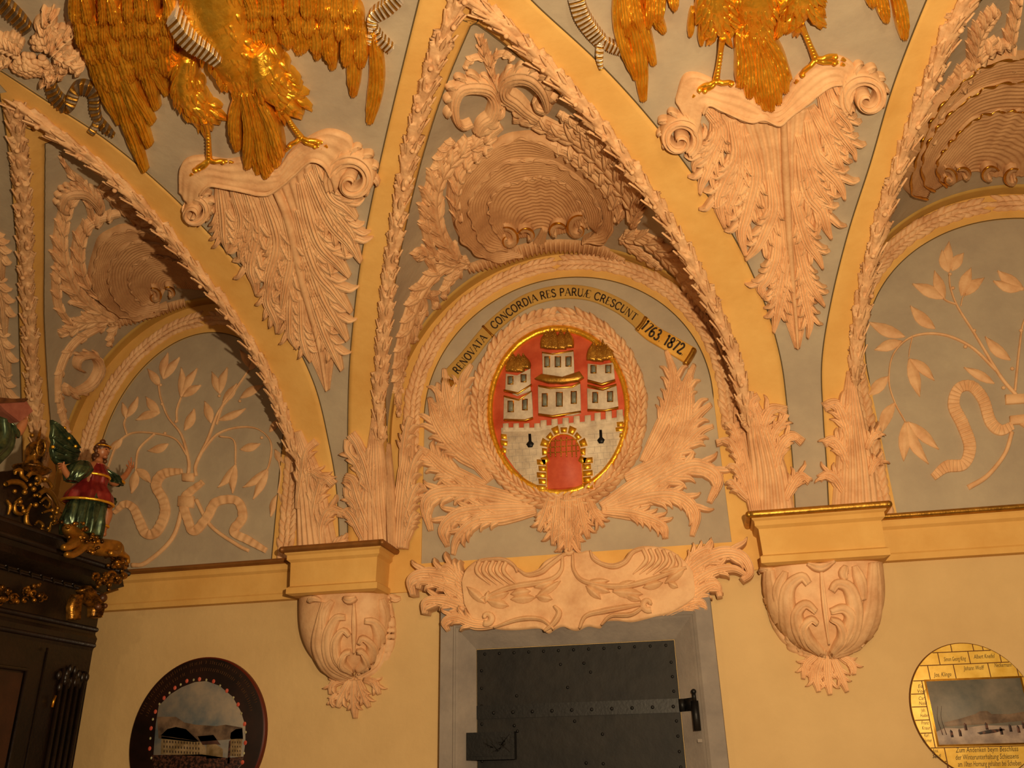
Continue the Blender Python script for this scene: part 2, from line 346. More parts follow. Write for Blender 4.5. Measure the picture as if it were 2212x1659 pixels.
for b in 'ABC':
    n = 121; A = arch_curve(BAY[b]['o'], n); A3 = np.stack([A[:, 0], np.zeros(n), A[:, 1]], 1)
    G3 = np.vstack([groin3(b+'L', 61), groin3(b+'R', 61)[::-1][1:]])
    v = np.linspace(0, 1, 30)
    # the web is nearly straight from arch to groin, a little domed
    S3 = A3[:, None]*(1-v)[None, :, None]+G3[:, None]*v[None, :, None]
    bul = np.sin(PI*v)[None, :]*.05*np.sin(np.linspace(0, PI, n))[:, None]; S3[..., 2] += bul
    mb = MB(); mb.grid(S3); struct(mb.build('ceiling', M['grey']))
    SEV[b] = Depth(mb.v[0], mb.f, box[b]); SEV[b].S3 = S3; SEV[b].G3 = G3
    # ochre bands painted on the web: next to the wall arch and along the groins (thin raised plaster fascia)
    Nn = np.cross(np.gradient(S3, axis=0), np.gradient(S3, axis=1)); Nn /= np.linalg.norm(Nn, axis=2)[..., None]+1e-9
    cen = np.array([BAY[b]['o'][0], -1.0, 3.3]); Nn *= np.sign(((cen-S3)*Nn).sum(2))[..., None]
    Ll = np.linalg.norm(S3[:, -1]-S3[:, 0], axis=1)
    def strip(d0, d1, name, m, from_groin=True, hh=.006, ex=0):
        mb = MB(); rows = []
        for i in range(n):
            if Ll[i] < 1e-3: L_ = 1e-3
            else: L_ = Ll[i]
            f0, f1 = (1-d0/L_, 1-d1/L_) if from_groin else (d0/L_, d1/L_)
            f = np.clip(np.linspace(f0, f1, 6), 0, 1); row = []
            for g in f:
                k = g*(len(v)-1); k0 = int(min(k, len(v)-2)); fr = k-k0
                row.append(S3[i, k0]*(1-fr)+S3[i, k0+1]*fr+Nn[i, k0]*hh)
            row = [row[0]-Nn[i, 0]*hh]+row+[row[-1]-Nn[i, 0]*hh]; rows.append(row)
        mb.grid(np.array(rows)); return struct(mb.build(name, m))
    bv = BVHTree.FromPolygons([Vector(p) for p in S3.reshape(-1, 3)], [(i*30+j, i*30+j+1, (i+1)*30+j+1, (i+1)*30+j) for i in range(n-1) for j in range(29)])
    for sd in 'LR':
        g = groin3(b+sd, 120); T = np.gradient(g, axis=0); T /= np.linalg.norm(T, axis=1)[:, None]; rows = []
        wd = .125 if b != 'A' else .15
        for i in range(120):
            ins = np.array([1.0 if sd == 'L' else -1.0, 0, 0]); q0 = g[i]+ins*.02
            nn = -np.array([q0[0]-BAY[b]['o'][0], 0, max(.05, q0[2]-3.0)]); nn /= np.linalg.norm(nn)
            D_ = np.cross(T[i], nn); D_ /= np.linalg.norm(D_); D_ *= np.sign(D_@(ins+np.array([0, .35, 0]))); row = []
            for d_ in np.linspace(-.01, wd, 8):
                h = bv.find_nearest(Vector(g[i]+D_*d_)); p = np.array(h[0]); hn = np.array(h[1]); hn *= np.sign(hn@nn)
                if (p[0]-BAY[b]['i'][0])*ins[0] > 0 and i < 90: p = np.array(row[-1]) if row else p
                row.append(p+hn*.006)
            row.append(p-hn*.002); rows.append(row)
        mb = MB(); mb.grid(np.array(rows)); struct(mb.build('trim', M['ochre']))
        mb = MB(); mb.tube([r_[-2] for r_ in rows], .003, 5); struct(mb.build('trim', M['line']))
    strip(.0, .10, 'trim', M['ochre_dk'], False, .012)  # soffit strip: its weaker light is put into the darker ochre
# ochre bands on the main vault beside each groin, measured on the vault itself
BND = dict(AR=[(-60, 115), (0, 150), (100, 215), (230, 300), (350, 400), (450, 500), (560, 620), (620, 705), (680, 830), (712, 960), (728, 1060), (735, 1190)],
 AL=[(0, 200), (20, 330), (30, 450), (38, 560), (42, 700), (48, 900), (50, 1000)],
 BL=[(925, -80), (905, 0), (868, 150), (830, 310), (800, 450), (780, 560), (765, 680), (755, 800), (752, 930), (752, 1060), (752, 1195)],
 BR=[(1085, -80), (1150, 0), (1290, 130), (1400, 250), (1500, 380), (1590, 520), (1650, 650), (1685, 770), (1700, 880), (1712, 1000), (1718, 1110)],
 CL=[(2040, -80), (2000, 0), (1930, 180), (1880, 350), (1832, 500), (1795, 650), (1775, 780), (1778, 900), (1785, 1000), (1790, 1100)])
for k, pl in BND.items():
    q, _ = BAR.pt(spline(pl, 140)); g = groin3(k, 200); gx = g[:, 0]; sgn = 1 if k[1] == 'R' else -1
    yy = np.clip(q[:, 1], GR[k][0][1]-.0, 0); x_in = groin_x(k, yy)
    # smooth the inner limit with the rounded groin
    o = np.argsort(-g[:, 1]); x_in = np.interp(-q[:, 1], -g[o, 1], gx[o]); keep = q[:, 1] > GR[k][0][1]-.35
    mb = MB(); u = np.linspace(0, 1, 8); N_ = -np.stack([0*q[:, 0], (q[:, 1]+3)/9, (q[:, 2]-BZ)/BH**2], 1); N_ /= np.linalg.norm(N_, axis=1)[:, None]
    rows = np.stack([x_in[:, None]*(1-u)+q[:, 0][:, None]*u, np.tile(q[:, 1][:, None], (1, 8)), np.tile(q[:, 2][:, None], (1, 8))], -1)
    rr = rows+N_[:, None]*.007; rr = np.concatenate([rr, rows[:, -1:]-N_[:, None]*.002], 1)
    mb.grid(rr[keep]); struct(mb.build('trim', M['ochre']))
    # fine dark line that borders the band
    ln = q[keep]+N_[keep]*.006; mb = MB(); mb.tube(ln, .0035, 5); struct(mb.build('trim', M['line']))

# wall, floor
mb = MB(); mb.add([(-5, 0, 0), (4.6, 0, 0), (4.6, 0, 5.05), (-5, 0, 5.05)], [(0, 1, 2, 3)]); struct(mb.build('wall_back', M['cream'], flat=True))
mb = MB(); mb.add([(-5, .0, 0), (-5, -8, 0), (-5, -8, 4.9), (-5, 0, 4.9)], [(0, 1, 2, 3)]); struct(mb.build('wall_left', M['cream'], flat=True))
mb = MB(); mb.add([(-5, 0, 0), (4.6, 0, 0), (4.6, -8, 0), (-5, -8, 0)], [(0, 1, 2, 3)]); struct(mb.build('floor', M['floor'], flat=True))
# lunette fields
for b in 'ABC':
    mo, wo, zo, zco = BAY[b]['o']; mi, wi, zi, zci = BAY[b]['i']; zlow = 2.62 if b == 'B' else 2.8
    zf = {'A': 2.79, 'B': 2.735, 'C': 2.79}[b]
    o = arch_curve((mo, wo+.05, zo, zco+.03), 121, zlow); i = arch_curve((mi, wi, zi, zci), 121, zf)
    mb = MB(); G = np.stack([np.stack([o[:, 0], 0*o[:, 0]-.014, o[:, 1]], 1), np.stack([i[:, 0], 0*i[:, 0]-.014, i[:, 1]], 1), np.stack([i[:, 0], 0*i[:, 0]-.003, i[:, 1]], 1)], 1); mb.grid(G)
    if b == 'B': mb.box((-1.87, -.0138, zlow-.05), (.38, 0, zf))
    struct(mb.build('trim', M['ochre'], flat=True))
    mb = MB(); c = len(i); V = [(p[0], -.005, p[1]) for p in i]; mb.add(V+[(mi, -.005, zi)], [(k, k+1, c) for k in range(c-1)]+[(c-1, 0, c)])
    struct(mb.build('wall_back', M['grey'], flat=True))
    mb = MB(); mb.tube(np.stack([i[:, 0], 0*i[:, 0]-.0145, i[:, 1]], 1), .003, 5)
    struct(mb.build('trim', M['line']))
    # laurel band in low relief on the arch
    if b == 'B': lp = (mi, wi+.085, zi+.01, zci+.115)
    elif b == 'A': lp = (mi-.01, wi+.10, zi+.01, zci+.12)
    else: lp = (mi, wi+.07, zi+.01, zci+.11)
    class Flat:                                   # draws in wall metres instead of sight lines
        def pt(s, q): return np.stack([q[:, 0], 0*q[:, 0]-.013, q[:, 1]], 1), np.tile([0, -1.0, 0], (len(q), 1))
    a = arch_curve(lp, 160, {'A': 2.8, 'B': 3.4, 'C': 2.8}[b]); mb = MB(); half = len(a)//2
    class FlatS(Flat):
        def pt(s, q): return Flat.pt(s, q/400.0)
    sc = a*400.0
    laurel(mb, FlatS(), sc[:half+1:6], 17, 17, .022, 1.9, 24, 3)
    laurel(mb, FlatS(), sc[::-1][:half+1:6], 17, 17, .022, 1.9, 24, 3)
    tag(mb.build('laurel_band', M['stucco']), {'A': 'pink stucco laurel band round the arch above the left lunette by the dark cabinet', 'B': 'pink stucco laurel band round the arch above the castle medallion', 'C': 'pink stucco laurel band on the arch at the right edge of the picture'}[b], 'laurel band', 'laurel bands on the wall arches')

# groin garlands: husks of laurel strung along each groin
def garland(k, label, s0, s1, r=.046):
    g = groin3(k, 400); a, b = int(s0*399), int(s1*399); g = g[a:b+1]
    if s1 >= 1:
        d = g[-1]-g[-6]
    L = np.linalg.norm(np.diff(g, axis=0), axis=1).sum(); seg = .118; ns = int(L/seg); n = ns*16
    P = spline(g[::4], n); T = np.gradient(P, axis=0); T /= np.linalg.norm(T, axis=1)[:, None]
    N_ = -np.stack([0*P[:, 0], (P[:, 1]+3)/9, (P[:, 2]-BZ)/BH**2], 1); N_[:, 0] += (.25 if k[1] == 'L' else -.25)*.6
    N_ -= T*(N_*T).sum(1)[:, None]; N_ /= np.linalg.norm(N_, axis=1)[:, None]; B_ = np.cross(T, N_)
    K = 36; th = np.linspace(0, 2*PI, K, endpoint=False); s = np.arange(n)/16.0
    rnd = rng.uniform(0, 2*PI, ns+3); rr = rng.uniform(.88, 1.14, ns+3)
    Sg, Th = np.meshgrid(s, th, indexing='ij')
    q = Sg+.30*np.cos(3*Th+1.7*np.floor(Sg)); fl = np.floor(q).astype(int); f = q-fl; fl = np.clip(fl, 0, ns+1)
    rad = .60+.42*f**1.5+.10*np.cos(5*Th+rnd[fl])*(.3+f)+.045*np.cos(13*Th+2*rnd[fl])
    rad *= rr[fl]; rad *= 1+.06*rng.standard_normal(rad.shape)*.5
    rad = rad*r; env = np.minimum(1, np.minimum(np.arange(n)/10.0, (n-1-np.arange(n))/4.0+.25)); rad *= env[:, None]
    cen = P+N_*r*.35
    G = cen[:, None]+(B_[:, None]*np.cos(Th)[..., None]*1.05+N_[:, None]*np.sin(Th)[..., None]*.8)*rad[..., None]
    mb = MB(); mb.grid(G, True)
    for j in range(ns):                       # leaf tips and berries standing off the string
        i = min(n-1, int(j*16+12))
        for a_ in (rng.uniform(.2, .9), rng.uniform(1.2, 1.9), rng.uniform(2.2, 2.9)):
            d = B_[i]*math.cos(a_)+N_[i]*math.sin(a_); c0 = cen[i]+d*r*.75; tip = c0+T[i]*.04+d*r*.55
            side = np.cross(T[i], d); rows = []
            for u_, w_ in ((-.6, .3), (0, .8), (.4, .7), (.75, .4), (1, .02)):
                c_ = c0+(tip-c0)*max(u_, 0)+T[i]*u_*.03; rows.append([c_-side*.014*w_, c_+d*.006*w_, c_+side*.014*w_, c_-d*.01])
            mb.grid(np.array(rows), True)
        if j % 2 == 0:
            a_ = rng.uniform(.9, 2.2); mb.ball(cen[i]+(B_[i]*math.cos(a_)+N_[i]*math.sin(a_))*r*.95, .013, 7)
    return tag(mb.build('leaf_garland', M['stucco']), label, 'garland', 'leaf garlands on the vault groins')
garland('AR', 'pale stucco leaf garland arching over the left lunette down to the left corbel', .2, 1)
garland('AL', 'stucco leaf garland hanging almost straight down at the far left above the dark cabinet', .0, 1)
garland('BL', 'stucco leaf garland on the left groin above the castle medallion, rising to the top edge', .19, 1)
garland('BR', 'stucco leaf garland on the right groin above the castle medallion, casting a dark shadow', .15, 1)
garland('CL', 'stucco leaf garland of the right vault, left of the shell cut by the right edge', .20, 1)
# ------------------------------------------------------------ stucco ornaments of the vault
ST, SD = M['stucco'], M['stucco_dk']
def vec(P): return Vector((float(P[0]), float(P[1]), float(P[2])))
def lobe(root, S, pts, w, h, teeth=4, tooth=.33, ribs=5, name='leaf_lobe', m=None, base=0.0, tip=.16, e=.2, curl=True):
    mb = MB(); w = float(w)
    stroke(mb, S, pts, np.array([.5, .72, .85, .82, .72, .5, tip])*w, [h*.8, h*1.05, h*1.15, h*1.2, h*1.25, h*.9], na=33, teeth=0, ribs=6, rib=.27, base=base, e=e)
    n = 40; c = spline(pts, n); T = np.gradient(c, axis=0); T /= np.linalg.norm(T, axis=1)[:, None]
    if curl:                                   # pointed leaflets that fan out along the lower half of the lobe
        for k in range(teeth):
            for sd in (-1, 1):
                i = int((.36+.5*k/max(1, teeth))*(n-1)); o = np.array([-T[i][1], T[i][0]])*sd; l = w*random.uniform(1.0, 1.35)
                p = c[i]+o*w*.25; stroke(mb, S, [p, p+(o*.35+T[i]*.6)*l*.7, p+(o*.62+T[i]*1.0)*l*1.0, p+(o*.95+T[i]*1.1)*l*1.1], np.array([.3, .34, .32, .22, .06])*w, [h*.9, h*1.15, h*1.2, h*.6], na=15, ribs=3, rib=.26, base=base, e=.2)
    return mb.build(name, m or ST, root)
def drop_leaf(label, spine, sw, lobes, rims, vols, h=.042, loc=None, band=None):
    root = thing('drop_acanthus_leaf', label, 'leaf ornament', vec(BAR.pt([spine[0]])[0][0]), 'large acanthus drops on the vault spandrels')
    mb = MB(); stroke(mb, BAR, spine, sw, [h*.6, h*.6, h*.6, h*.4], na=91, ribs=14, rib=.4, e=.55)
    mb.build('leaf_blade', ST, root)
    for pts, w in lobes: lobe(root, BAR, pts, w, h*.95)
    mb = MB(); stroke(mb, BAR, spine, [7, 9, 8, 6, 3], [h*1.3, h*1.35, h*1.2, h*.8], na=9, e=.5); mb.build('midrib', ST, root)
    if band:
        mb = MB(); loft(mb, BAR, band[0], band[1], h*.9, h*1.7, 120, 16, ribs=3.5, rib=.003); mb.build('crest_band', ST, root)
    mb = MB()
    for pts, w in rims: stroke(mb, BAR, pts, w, h*1.9, na=11, teeth=13, tooth=.22, ribs=2, e=.55)
    mb.build('crest_rim', ST, root)
    for c, r, a0, tr in vols:
        mb = MB(); stroke(mb, BAR, spiral(c, r, r*.12, a0, tr, 22), [r*.30, r*.34, r*.26, r*.1], [h*1.5, h*1.7, h*2.0, h*2.3], na=17, ribs=3, rib=.2, e=.4); curl_leaf(mb, BAR, spiral(c, r, r*.3, a0, tr*.8, 16), r*.5, h*1.4, 8, .75, .1, .7); mb.build('volute', ST, root)
    return root
# right drop (between the middle and right vaults)
drop_leaf('large pink acanthus drop carrying the right golden eagle, between middle and right vaults',
 [(1690, 235), (1697, 400), (1705, 540), (1718, 690), (1722, 752)], [150, 105, 88, 58, 42, 30, 6],
 [(Z3((520, 560), (600, 680), (540, 860), (500, 960), (490, 1020)), 23), (Z3((560, 520), (580, 680), (520, 800), (465, 850), (455, 900)), 20),
  (Z3((660, 620), (690, 800), (620, 960), (590, 1060), (620, 1200)), 26), (Z3((730, 700), (780, 900), (740, 1100), (710, 1220), (730, 1350)), 25),
  (Z3((700, 640), (700, 900), (640, 1080), (640, 1140), (640, 1190)), 22), (Z3((860, 900), (880, 1080), (840, 1200), (790, 1300), (730, 1370)), 22),
  (Z3((900, 1200), (890, 1350), (850, 1460), (810, 1520), (860, 1600)), 19), (Z3((930, 1350), (900, 1500), (870, 1600), (860, 1630)), 15),
  (Z3((1130, 480), (1180, 620), (1250, 720), (1300, 790), (1312, 840)), 21), (Z3((1160, 430), (1210, 560), (1270, 640), (1290, 700)), 17),
  (Z3((1060, 620), (1110, 820), (1200, 930), (1240, 1000), (1255, 1050)), 25), (Z3((1080, 560), (1170, 720), (1230, 860), (1255, 910)), 20),
  (Z3((1020, 800), (1060, 1000), (1130, 1100), (1160, 1200), (1185, 1260)), 26), (Z3((1010, 700), (1100, 950), (1170, 1060), (1180, 1120)), 20),
  (Z3((980, 1000), (1050, 1250), (1110, 1350), (1140, 1420)), 22), (Z3((1000, 1250), (1050, 1450), (1110, 1560), (1150, 1620)), 20),
  (Z3((960, 1300), (930, 1500), (900, 1650), (880, 1760)), 20), (Z3((1010, 1350), (1040, 1550), (1070, 1700), (1060, 1790)), 18)],
 [(Z3((500, 560), (530, 510), (600, 540), (740, 600), (820, 590), (900, 620), (960, 570), (1040, 510), (1110, 450), (1170, 410), (1230, 400)), 9)],
 [(Z3((375, 700))[0], 44, 60, -1.6), (Z3((1360, 480))[0], 50, 130, 1.5)],
 band=[Z3((360, 520), (400, 400), (470, 380), (580, 420), (700, 440), (840, 540), (930, 520), (1000, 400), (1110, 310), (1220, 290), (1300, 330), (1320, 420)),
       Z3((470, 700), (490, 600), (510, 530), (600, 545), (740, 600), (880, 615), (960, 565), (1050, 505), (1150, 420), (1225, 410), (1240, 480), (1270, 560))])
# left drop
drop_leaf('large pink acanthus drop carrying the left golden eagle, between left and middle vaults',
 [(590, 385), (625, 470), (655, 600), (690, 730), (708, 842)], [140, 100, 82, 60, 44, 28, 5],
 [(Z1((1170, 960), (1190, 1100), (1200, 1220), (1215, 1320)), 22), (Z1((1240, 980), (1290, 1150), (1250, 1280), (1215, 1330)), 18),
  (Z1((1300, 960), (1370, 1180), (1340, 1380), (1360, 1480), (1370, 1550)), 25), (Z1((1400, 1000), (1480, 1250), (1440, 1450), (1430, 1600)), 25),
  (Z1((1340, 1000), (1330, 1200), (1290, 1320), (1310, 1400)), 20), (Z1((1500, 1050), (1560, 1300), (1530, 1500), (1500, 1680)), 24),
  (Z4((1900, 0), (1860, 150), (1840, 260), (1900, 400), (1900, 490)), 20), (Z4((2000, 100), (1990, 350), (2000, 500), (2040, 600)), 20),
  (Z4((2060, 250), (2070, 480), (2100, 600), (2130, 690)), 18),
  (Z1((1680, 850), (1760, 1020), (1840, 1080), (1900, 1150)), 22), (Z1((1640, 900), (1760, 1150), (1860, 1270), (1920, 1380)), 26),
  (Z1((1600, 950), (1690, 1250), (1800, 1380), (1860, 1460)), 26), (Z1((1700, 1000), (1820, 1150), (1880, 1230), (1890, 1300)), 20),
  (Z1((1580, 1100), (1680, 1400), (1780, 1530), (1870, 1650)), 26), (Z1((1620, 1300), (1720, 1560), (1800, 1700), (1850, 1800)), 24),
  (Z1((1640, 1500), (1730, 1750), (1790, 1880), (1820, 1960)), 20)],
 [(Z1((1080, 990), (1130, 940), (1210, 950), (1290, 965), (1420, 990), (1500, 950), (1580, 880), (1660, 810), (1730, 830), (1770, 900)), 8)],
 [(Z1((1050, 1090))[0], 30, 270, 1.6), (Z1((1880, 920))[0], 52, 150, 1.5)],
 band=[Z1((960, 1000), (970, 860), (1060, 820), (1200, 840), (1330, 830), (1470, 880), (1540, 800), (1640, 720), (1750, 680), (1860, 720), (1880, 800)),
       Z1((1060, 1110), (1090, 990), (1150, 945), (1240, 955), (1380, 985), (1480, 960), (1560, 900), (1650, 812), (1720, 825), (1770, 920), (1790, 990))])
# sliver of the drop beyond the far left garland
root = thing('drop_acanthus_leaf', 'edge of a pink acanthus drop at the far left border of the picture', 'leaf ornament', vec(BAR.pt([(0, 600)])[0][0]), 'large acanthus drops on the vault spandrels')
mb = MB(); stroke(mb, BAR, [(-60, 420), (-50, 600), (-30, 760), (-10, 930)], [60, 50, 34, 10], .02, na=15, ribs=7, rib=.16); mb.build('leaf_blade', ST, root)
for p in ([(-50, 440), (-20, 500), (0, 540), (8, 600)], [(-40, 520), (-10, 600), (8, 650), (14, 720)], [(-40, 620), (-10, 700), (12, 760), (22, 820)], [(-30, 720), (0, 800), (14, 850), (18, 890)]): lobe(root, BAR, p, 16, .03)

# shells and leaves of the webs
def shell(b, ridges, centre, scr, label, hk=1.0, tail=None):
    S = SEV[b]; P0 = S.pt([ridges[0][4]])[0][0]
    root = thing('shell_ornament', label, 'shell ornament', vec(P0), 'shells in the vault webs')
    hs = [.012, .030, .046, .060]
    for i, r in enumerate(ridges):
        inner = centre if i == 0 else ridges[i-1]
        mb = MB(); loft(mb, S, inner, r, hs[i]*.5, hs[i+1], 170, 96, ribs=[15, 7, 7][i], rib=.0034, wav=.028)
        mb.build('shell_layer', SD, root)
        mb = MB(); rr = spline(r, 150); P, N = S.pt(rr+np.stack([2.2*np.sin(np.arange(150)*.9), 2.2*np.cos(np.arange(150)*.67)], 1)); mb.tube(P+N*hs[i+1], .006+.003*np.sin(np.arange(150)*.8), 6)
        tag(mb.build('scalloped_rim', M['gilt_line'] if b == 'C' else SD, root), 'wavy gilt shell rim' if b == 'C' else None)
    for c, r, a0, tr, gl in scr:
        mb = MB(); stroke(mb, S, spiral(c, r, r*.2, a0, tr, 20), [r*.35, r*.36, r*.3, r*.15], [.045, .055, .065, .07], na=11, ribs=3, e=.5); mb.build('scroll', SD, root)
        mb = MB(); sp = np.array(spiral(c, r*1.28, r*.35, a0, tr, 40)); P, N = S.pt(sp); mb.tube(P+N*.05, [.004, .009, .008, .004], 6); tag(mb.build('gilt_edge', M['gilt_line'], root), 'gold painted scroll edge')
    return root
def cen_fan(c, rx, ry, n=9, a0=200, a1=-20): return [(c[0]+rx*math.cos(math.radians(a)), c[1]-ry*math.sin(math.radians(a))) for a in np.linspace(a0, a1, n)]
shB = shell('B', [Z2((690, 1260), (640, 1180), (620, 1080), (670, 990), (760, 950), (900, 925), (1030, 950), (1110, 1050), (1140, 1130), (1160, 1190)),
 Z2((720, 1300), (600, 1290), (520, 1150), (510, 1050), (590, 930), (700, 840), (850, 820), (1000, 840), (1130, 930), (1190, 1010), (1240, 1120), (1210, 1210)),
 Z2((800, 1320), (640, 1350), (480, 1270), (430, 1150), (440, 1000), (480, 900), (600, 780), (800, 690), (1000, 750), (1150, 860), (1250, 960), (1310, 1100), (1270, 1240), (1130, 1250))],
 cen_fan(Z2((905, 1240))[0], 20, 14, 9), [(Z2((720, 1240))[0], 22, 250, .95, 1), (Z2((830, 1225))[0], 18, 200, .7, 1), (Z2((990, 1200))[0], 20, 340, -.7, 1), (Z2((1110, 1180))[0], 24, 290, -.95, 1)],
 'brown pink ribbed shell in the middle web directly above the castle medallion arch')
mb = MB(); stroke(mb, SEV['B'], [(1008, 578), (1050, 566), (1100, 549), (1160, 532), (1220, 528), (1290, 538), (1350, 562)], [6, 12, 13, 11, 11, 12, 6], .04, na=11, pleat=34, pa=.4, e=.3); mb.build('ribbed_foot', SD, shB)
mb = MB(); stroke(mb, SEV['B'], [(1165, 528), (1172, 505), (1178, 490)], [16, 9, 7], .03, na=15, ribs=4, rib=.3, e=.3); mb.build('ribbed_foot', SD, shB)
shA = shell('A', [[(345, 640), (309, 651), (285, 631), (277, 594), (293, 561), (342, 547), (390, 560), (430, 590), (455, 620)],
 [(340, 668), (277, 671), (240, 635), (228, 582), (244, 545), (285, 513), (354, 520), (400, 545), (440, 580), (470, 620)],
 [(360, 650), (290, 678), (230, 660), (195, 618), (191, 578), (212, 513), (264, 484), (338, 490), (400, 520), (450, 560), (490, 610)]],
 cen_fan((370, 618), 12, 8, 9), [((330, 628), 15, 250, .95, 1), ((365, 622), 13, 230, .7, 1)],
 'ribbed pink shell in the left web, half hidden behind the left garland')
mb = MB(); stroke(mb, SEV['A'], [(225, 692), (270, 690), (330, 672), (400, 650)], [5, 9, 9, 6], .035, na=11, pleat=20, pa=.4, e=.3); mb.build('ribbed_foot', SD, shA)
mir = [(2300-(x-2085), y) for x, y in []]
shC = shell('C', [[(2040, 395), (2024, 382), (2020, 338), (2069, 277), (2109, 244), (2166, 232), (2230, 236), (2290, 260), (2330, 310), (2330, 370)],
 [(2010, 400), (1987, 391), (1979, 338), (2004, 277), (2061, 216), (2126, 175), (2212, 163), (2290, 180), (2360, 240), (2390, 320), (2370, 390)],
 [(1990, 415), (1951, 407), (1955, 346), (1983, 264), (2024, 203), (2085, 142), (2150, 114), (2230, 108), (2310, 130), (2390, 200), (2430, 300), (2410, 400)]],
 cen_fan((2107, 378), 18, 10, 9), [((2040, 372), 17, 250, .95, 1), ((2075, 366), 16, 215, .7, 1), ((2132, 366), 19, 330, -.8, 1), ((2185, 372), 19, 300, -.9, 1)],
 'ribbed shell with gilt wavy rims cut by the right edge of the picture')
def web_leaf(b, label, items, curls=(), m=ST):
    items = [(sp, [v*1.25 for v in w], lb, h*1.2) for sp, w, lb, h in items]
    S = SEV[b]; root = thing('acanthus_scroll', label, 'leaf ornament', vec(S.pt([items[0][0][0]])[0][0]), 'acanthus scrolls round the web shells')
    for sp, w, lb, h in items:
        mb = MB(); acanthus(mb, S, sp, w, h, lobes=lb, spw=.3, teeth=3); mb.build('acanthus_leaf', m, root)
    for pts, w in curls:
        mb = MB(); curl_leaf(mb, S, pts, w, .045, 11, .95); stroke(mb, S, pts, np.array([.5, .75, .8, .7, .45, .2])*w, [.035, .05, .06, .055, .045], na=25, ribs=5, rib=.22, e=.35); mb.build('curled_leaf', m, root)
    return root
web_leaf('B', 'acanthus scroll left of the middle shell, curling over at its top',
 [([(985, 560), (945, 500), (932, 430), (950, 370), (990, 325), (1040, 300), (1082, 268)], [20, 26, 26, 24, 20, 10], 11, .032),
  ([(985, 470), (975, 420), (985, 375), (1015, 335), (1060, 305)], [10, 15, 16, 14, 7], 7, .045), ([(940, 560), (925, 520), (915, 470), (918, 420)], [9, 13, 12, 5], 5, .026), ([(978, 300), (960, 320), (945, 350), (935, 400)], [9, 13, 12, 5], 6, .024), ([(1010, 570), (950, 555), (915, 545), (895, 560)], [12, 15, 12, 5], 5, .028)],
 [(Z2((560, 700), (590, 640), (640, 600), (660, 520), (620, 450), (540, 430), (460, 450), (430, 530), (445, 620), (480, 650), (530, 630)), 21)])
web_leaf('B', 'acanthus scroll right of the middle shell, curling over at its top',
 [(Z2((1400, 1180), (1400, 1080), (1330, 960), (1240, 850), (1120, 740), (980, 680), (860, 620), (760, 620)), [14, 24, 24, 22, 20, 12], 11, .032),
  (Z2((1340, 1150), (1290, 1000), (1200, 890), (1080, 800), (960, 740)), [10, 16, 16, 14, 7], 8, .045), (Z2((1420, 1130), (1420, 1020), (1380, 930), (1300, 850)), [9, 13, 12, 5], 5, .026), (Z2((1290, 860), (1200, 740), (1100, 660), (1000, 590)), [11, 14, 12, 5], 7, .024), (Z2((1350, 1060), (1320, 1010), (1260, 950), (1200, 890)), [9, 12, 10, 5], 4, .028)],
 [(Z2((900, 620), (830, 570), (780, 520), (720, 470), (730, 410), (800, 375), (880, 390), (940, 460), (955, 550), (900, 545), (880, 500)), 21)])
web_leaf('B', 'small upright leaf sprig at the very point of the middle web',
 [(Z2((690, 500), (650, 400), (630, 330), (600, 260), (580, 180)), [5, 7, 14, 16, 6], 6, .02), (Z2((640, 340), (590, 300), (530, 310), (495, 360)), [7, 9, 8, 4], 4, .018), (Z2((640, 340), (670, 290), (720, 280), (760, 310)), [7, 9, 8, 4], 4, .018)])
web_leaf('B', 'long acanthus branch sweeping down left below the middle shell',
 [([(1010, 560), (950, 580), (905, 630), (880, 700), (862, 780), (858, 850)], [14, 18, 19, 17, 10], 10, .03), ([(890, 700), (890, 660), (910, 635), (935, 640), (940, 665)], [9, 14, 14, 8], 6, .025),
  ([(1000, 560), (985, 590), (965, 610), (955, 645)], [9, 12, 11, 4], 5, .024), ([(868, 770), (860, 830), (862, 900)], [12, 13, 5], 5, .024), ([(940, 590), (925, 560), (905, 540), (890, 550)], [9, 13, 12, 5], 4, .026), ([(905, 630), (915, 660), (900, 700), (890, 740)], [8, 11, 10, 4], 4, .024)])
web_leaf('B', 'long acanthus branch sweeping down right below the middle shell beside the shadowed garland',
 [(Z2((1350, 1240), (1450, 1260), (1560, 1330), (1660, 1440), (1720, 1540), (1790, 1640)), [14, 19, 19, 17, 10], 10, .03), (Z2((1330, 1250), (1420, 1330), (1480, 1370), (1560, 1420)), [9, 12, 11, 4], 5, .024),
  (Z2((1400, 1200), (1430, 1120), (1450, 1060)), [9, 12, 5], 5, .024), ([(1500, 640), (1540, 700), (1565, 770)], [9, 12, 5], 5, .02)])
web_leaf('A', 'tall acanthus leaf left of the left shell with curled tips',
 [([(250, 690), (170, 640), (135, 570), (130, 500), (145, 440), (175, 415), (220, 420)], [14, 22, 22, 20, 16, 8], 11, .03), ([(200, 480), (180, 400), (150, 370), (128, 335)], [9, 12, 10, 5], 5, .024),
  ([(215, 400), (260, 440), (310, 480), (350, 500)], [14, 16, 14, 8], 6, .026), ([(210, 640), (175, 600), (165, 550), (175, 500), (210, 470), (260, 455)], [10, 16, 17, 15, 12, 6], 8, .04), ([(150, 700), (125, 660), (118, 600), (122, 560)], [8, 12, 11, 4], 5, .024)],
 [(Z1((530, 1120), (500, 1060), (430, 1000), (340, 1010), (310, 1090), (350, 1110)), 15)])
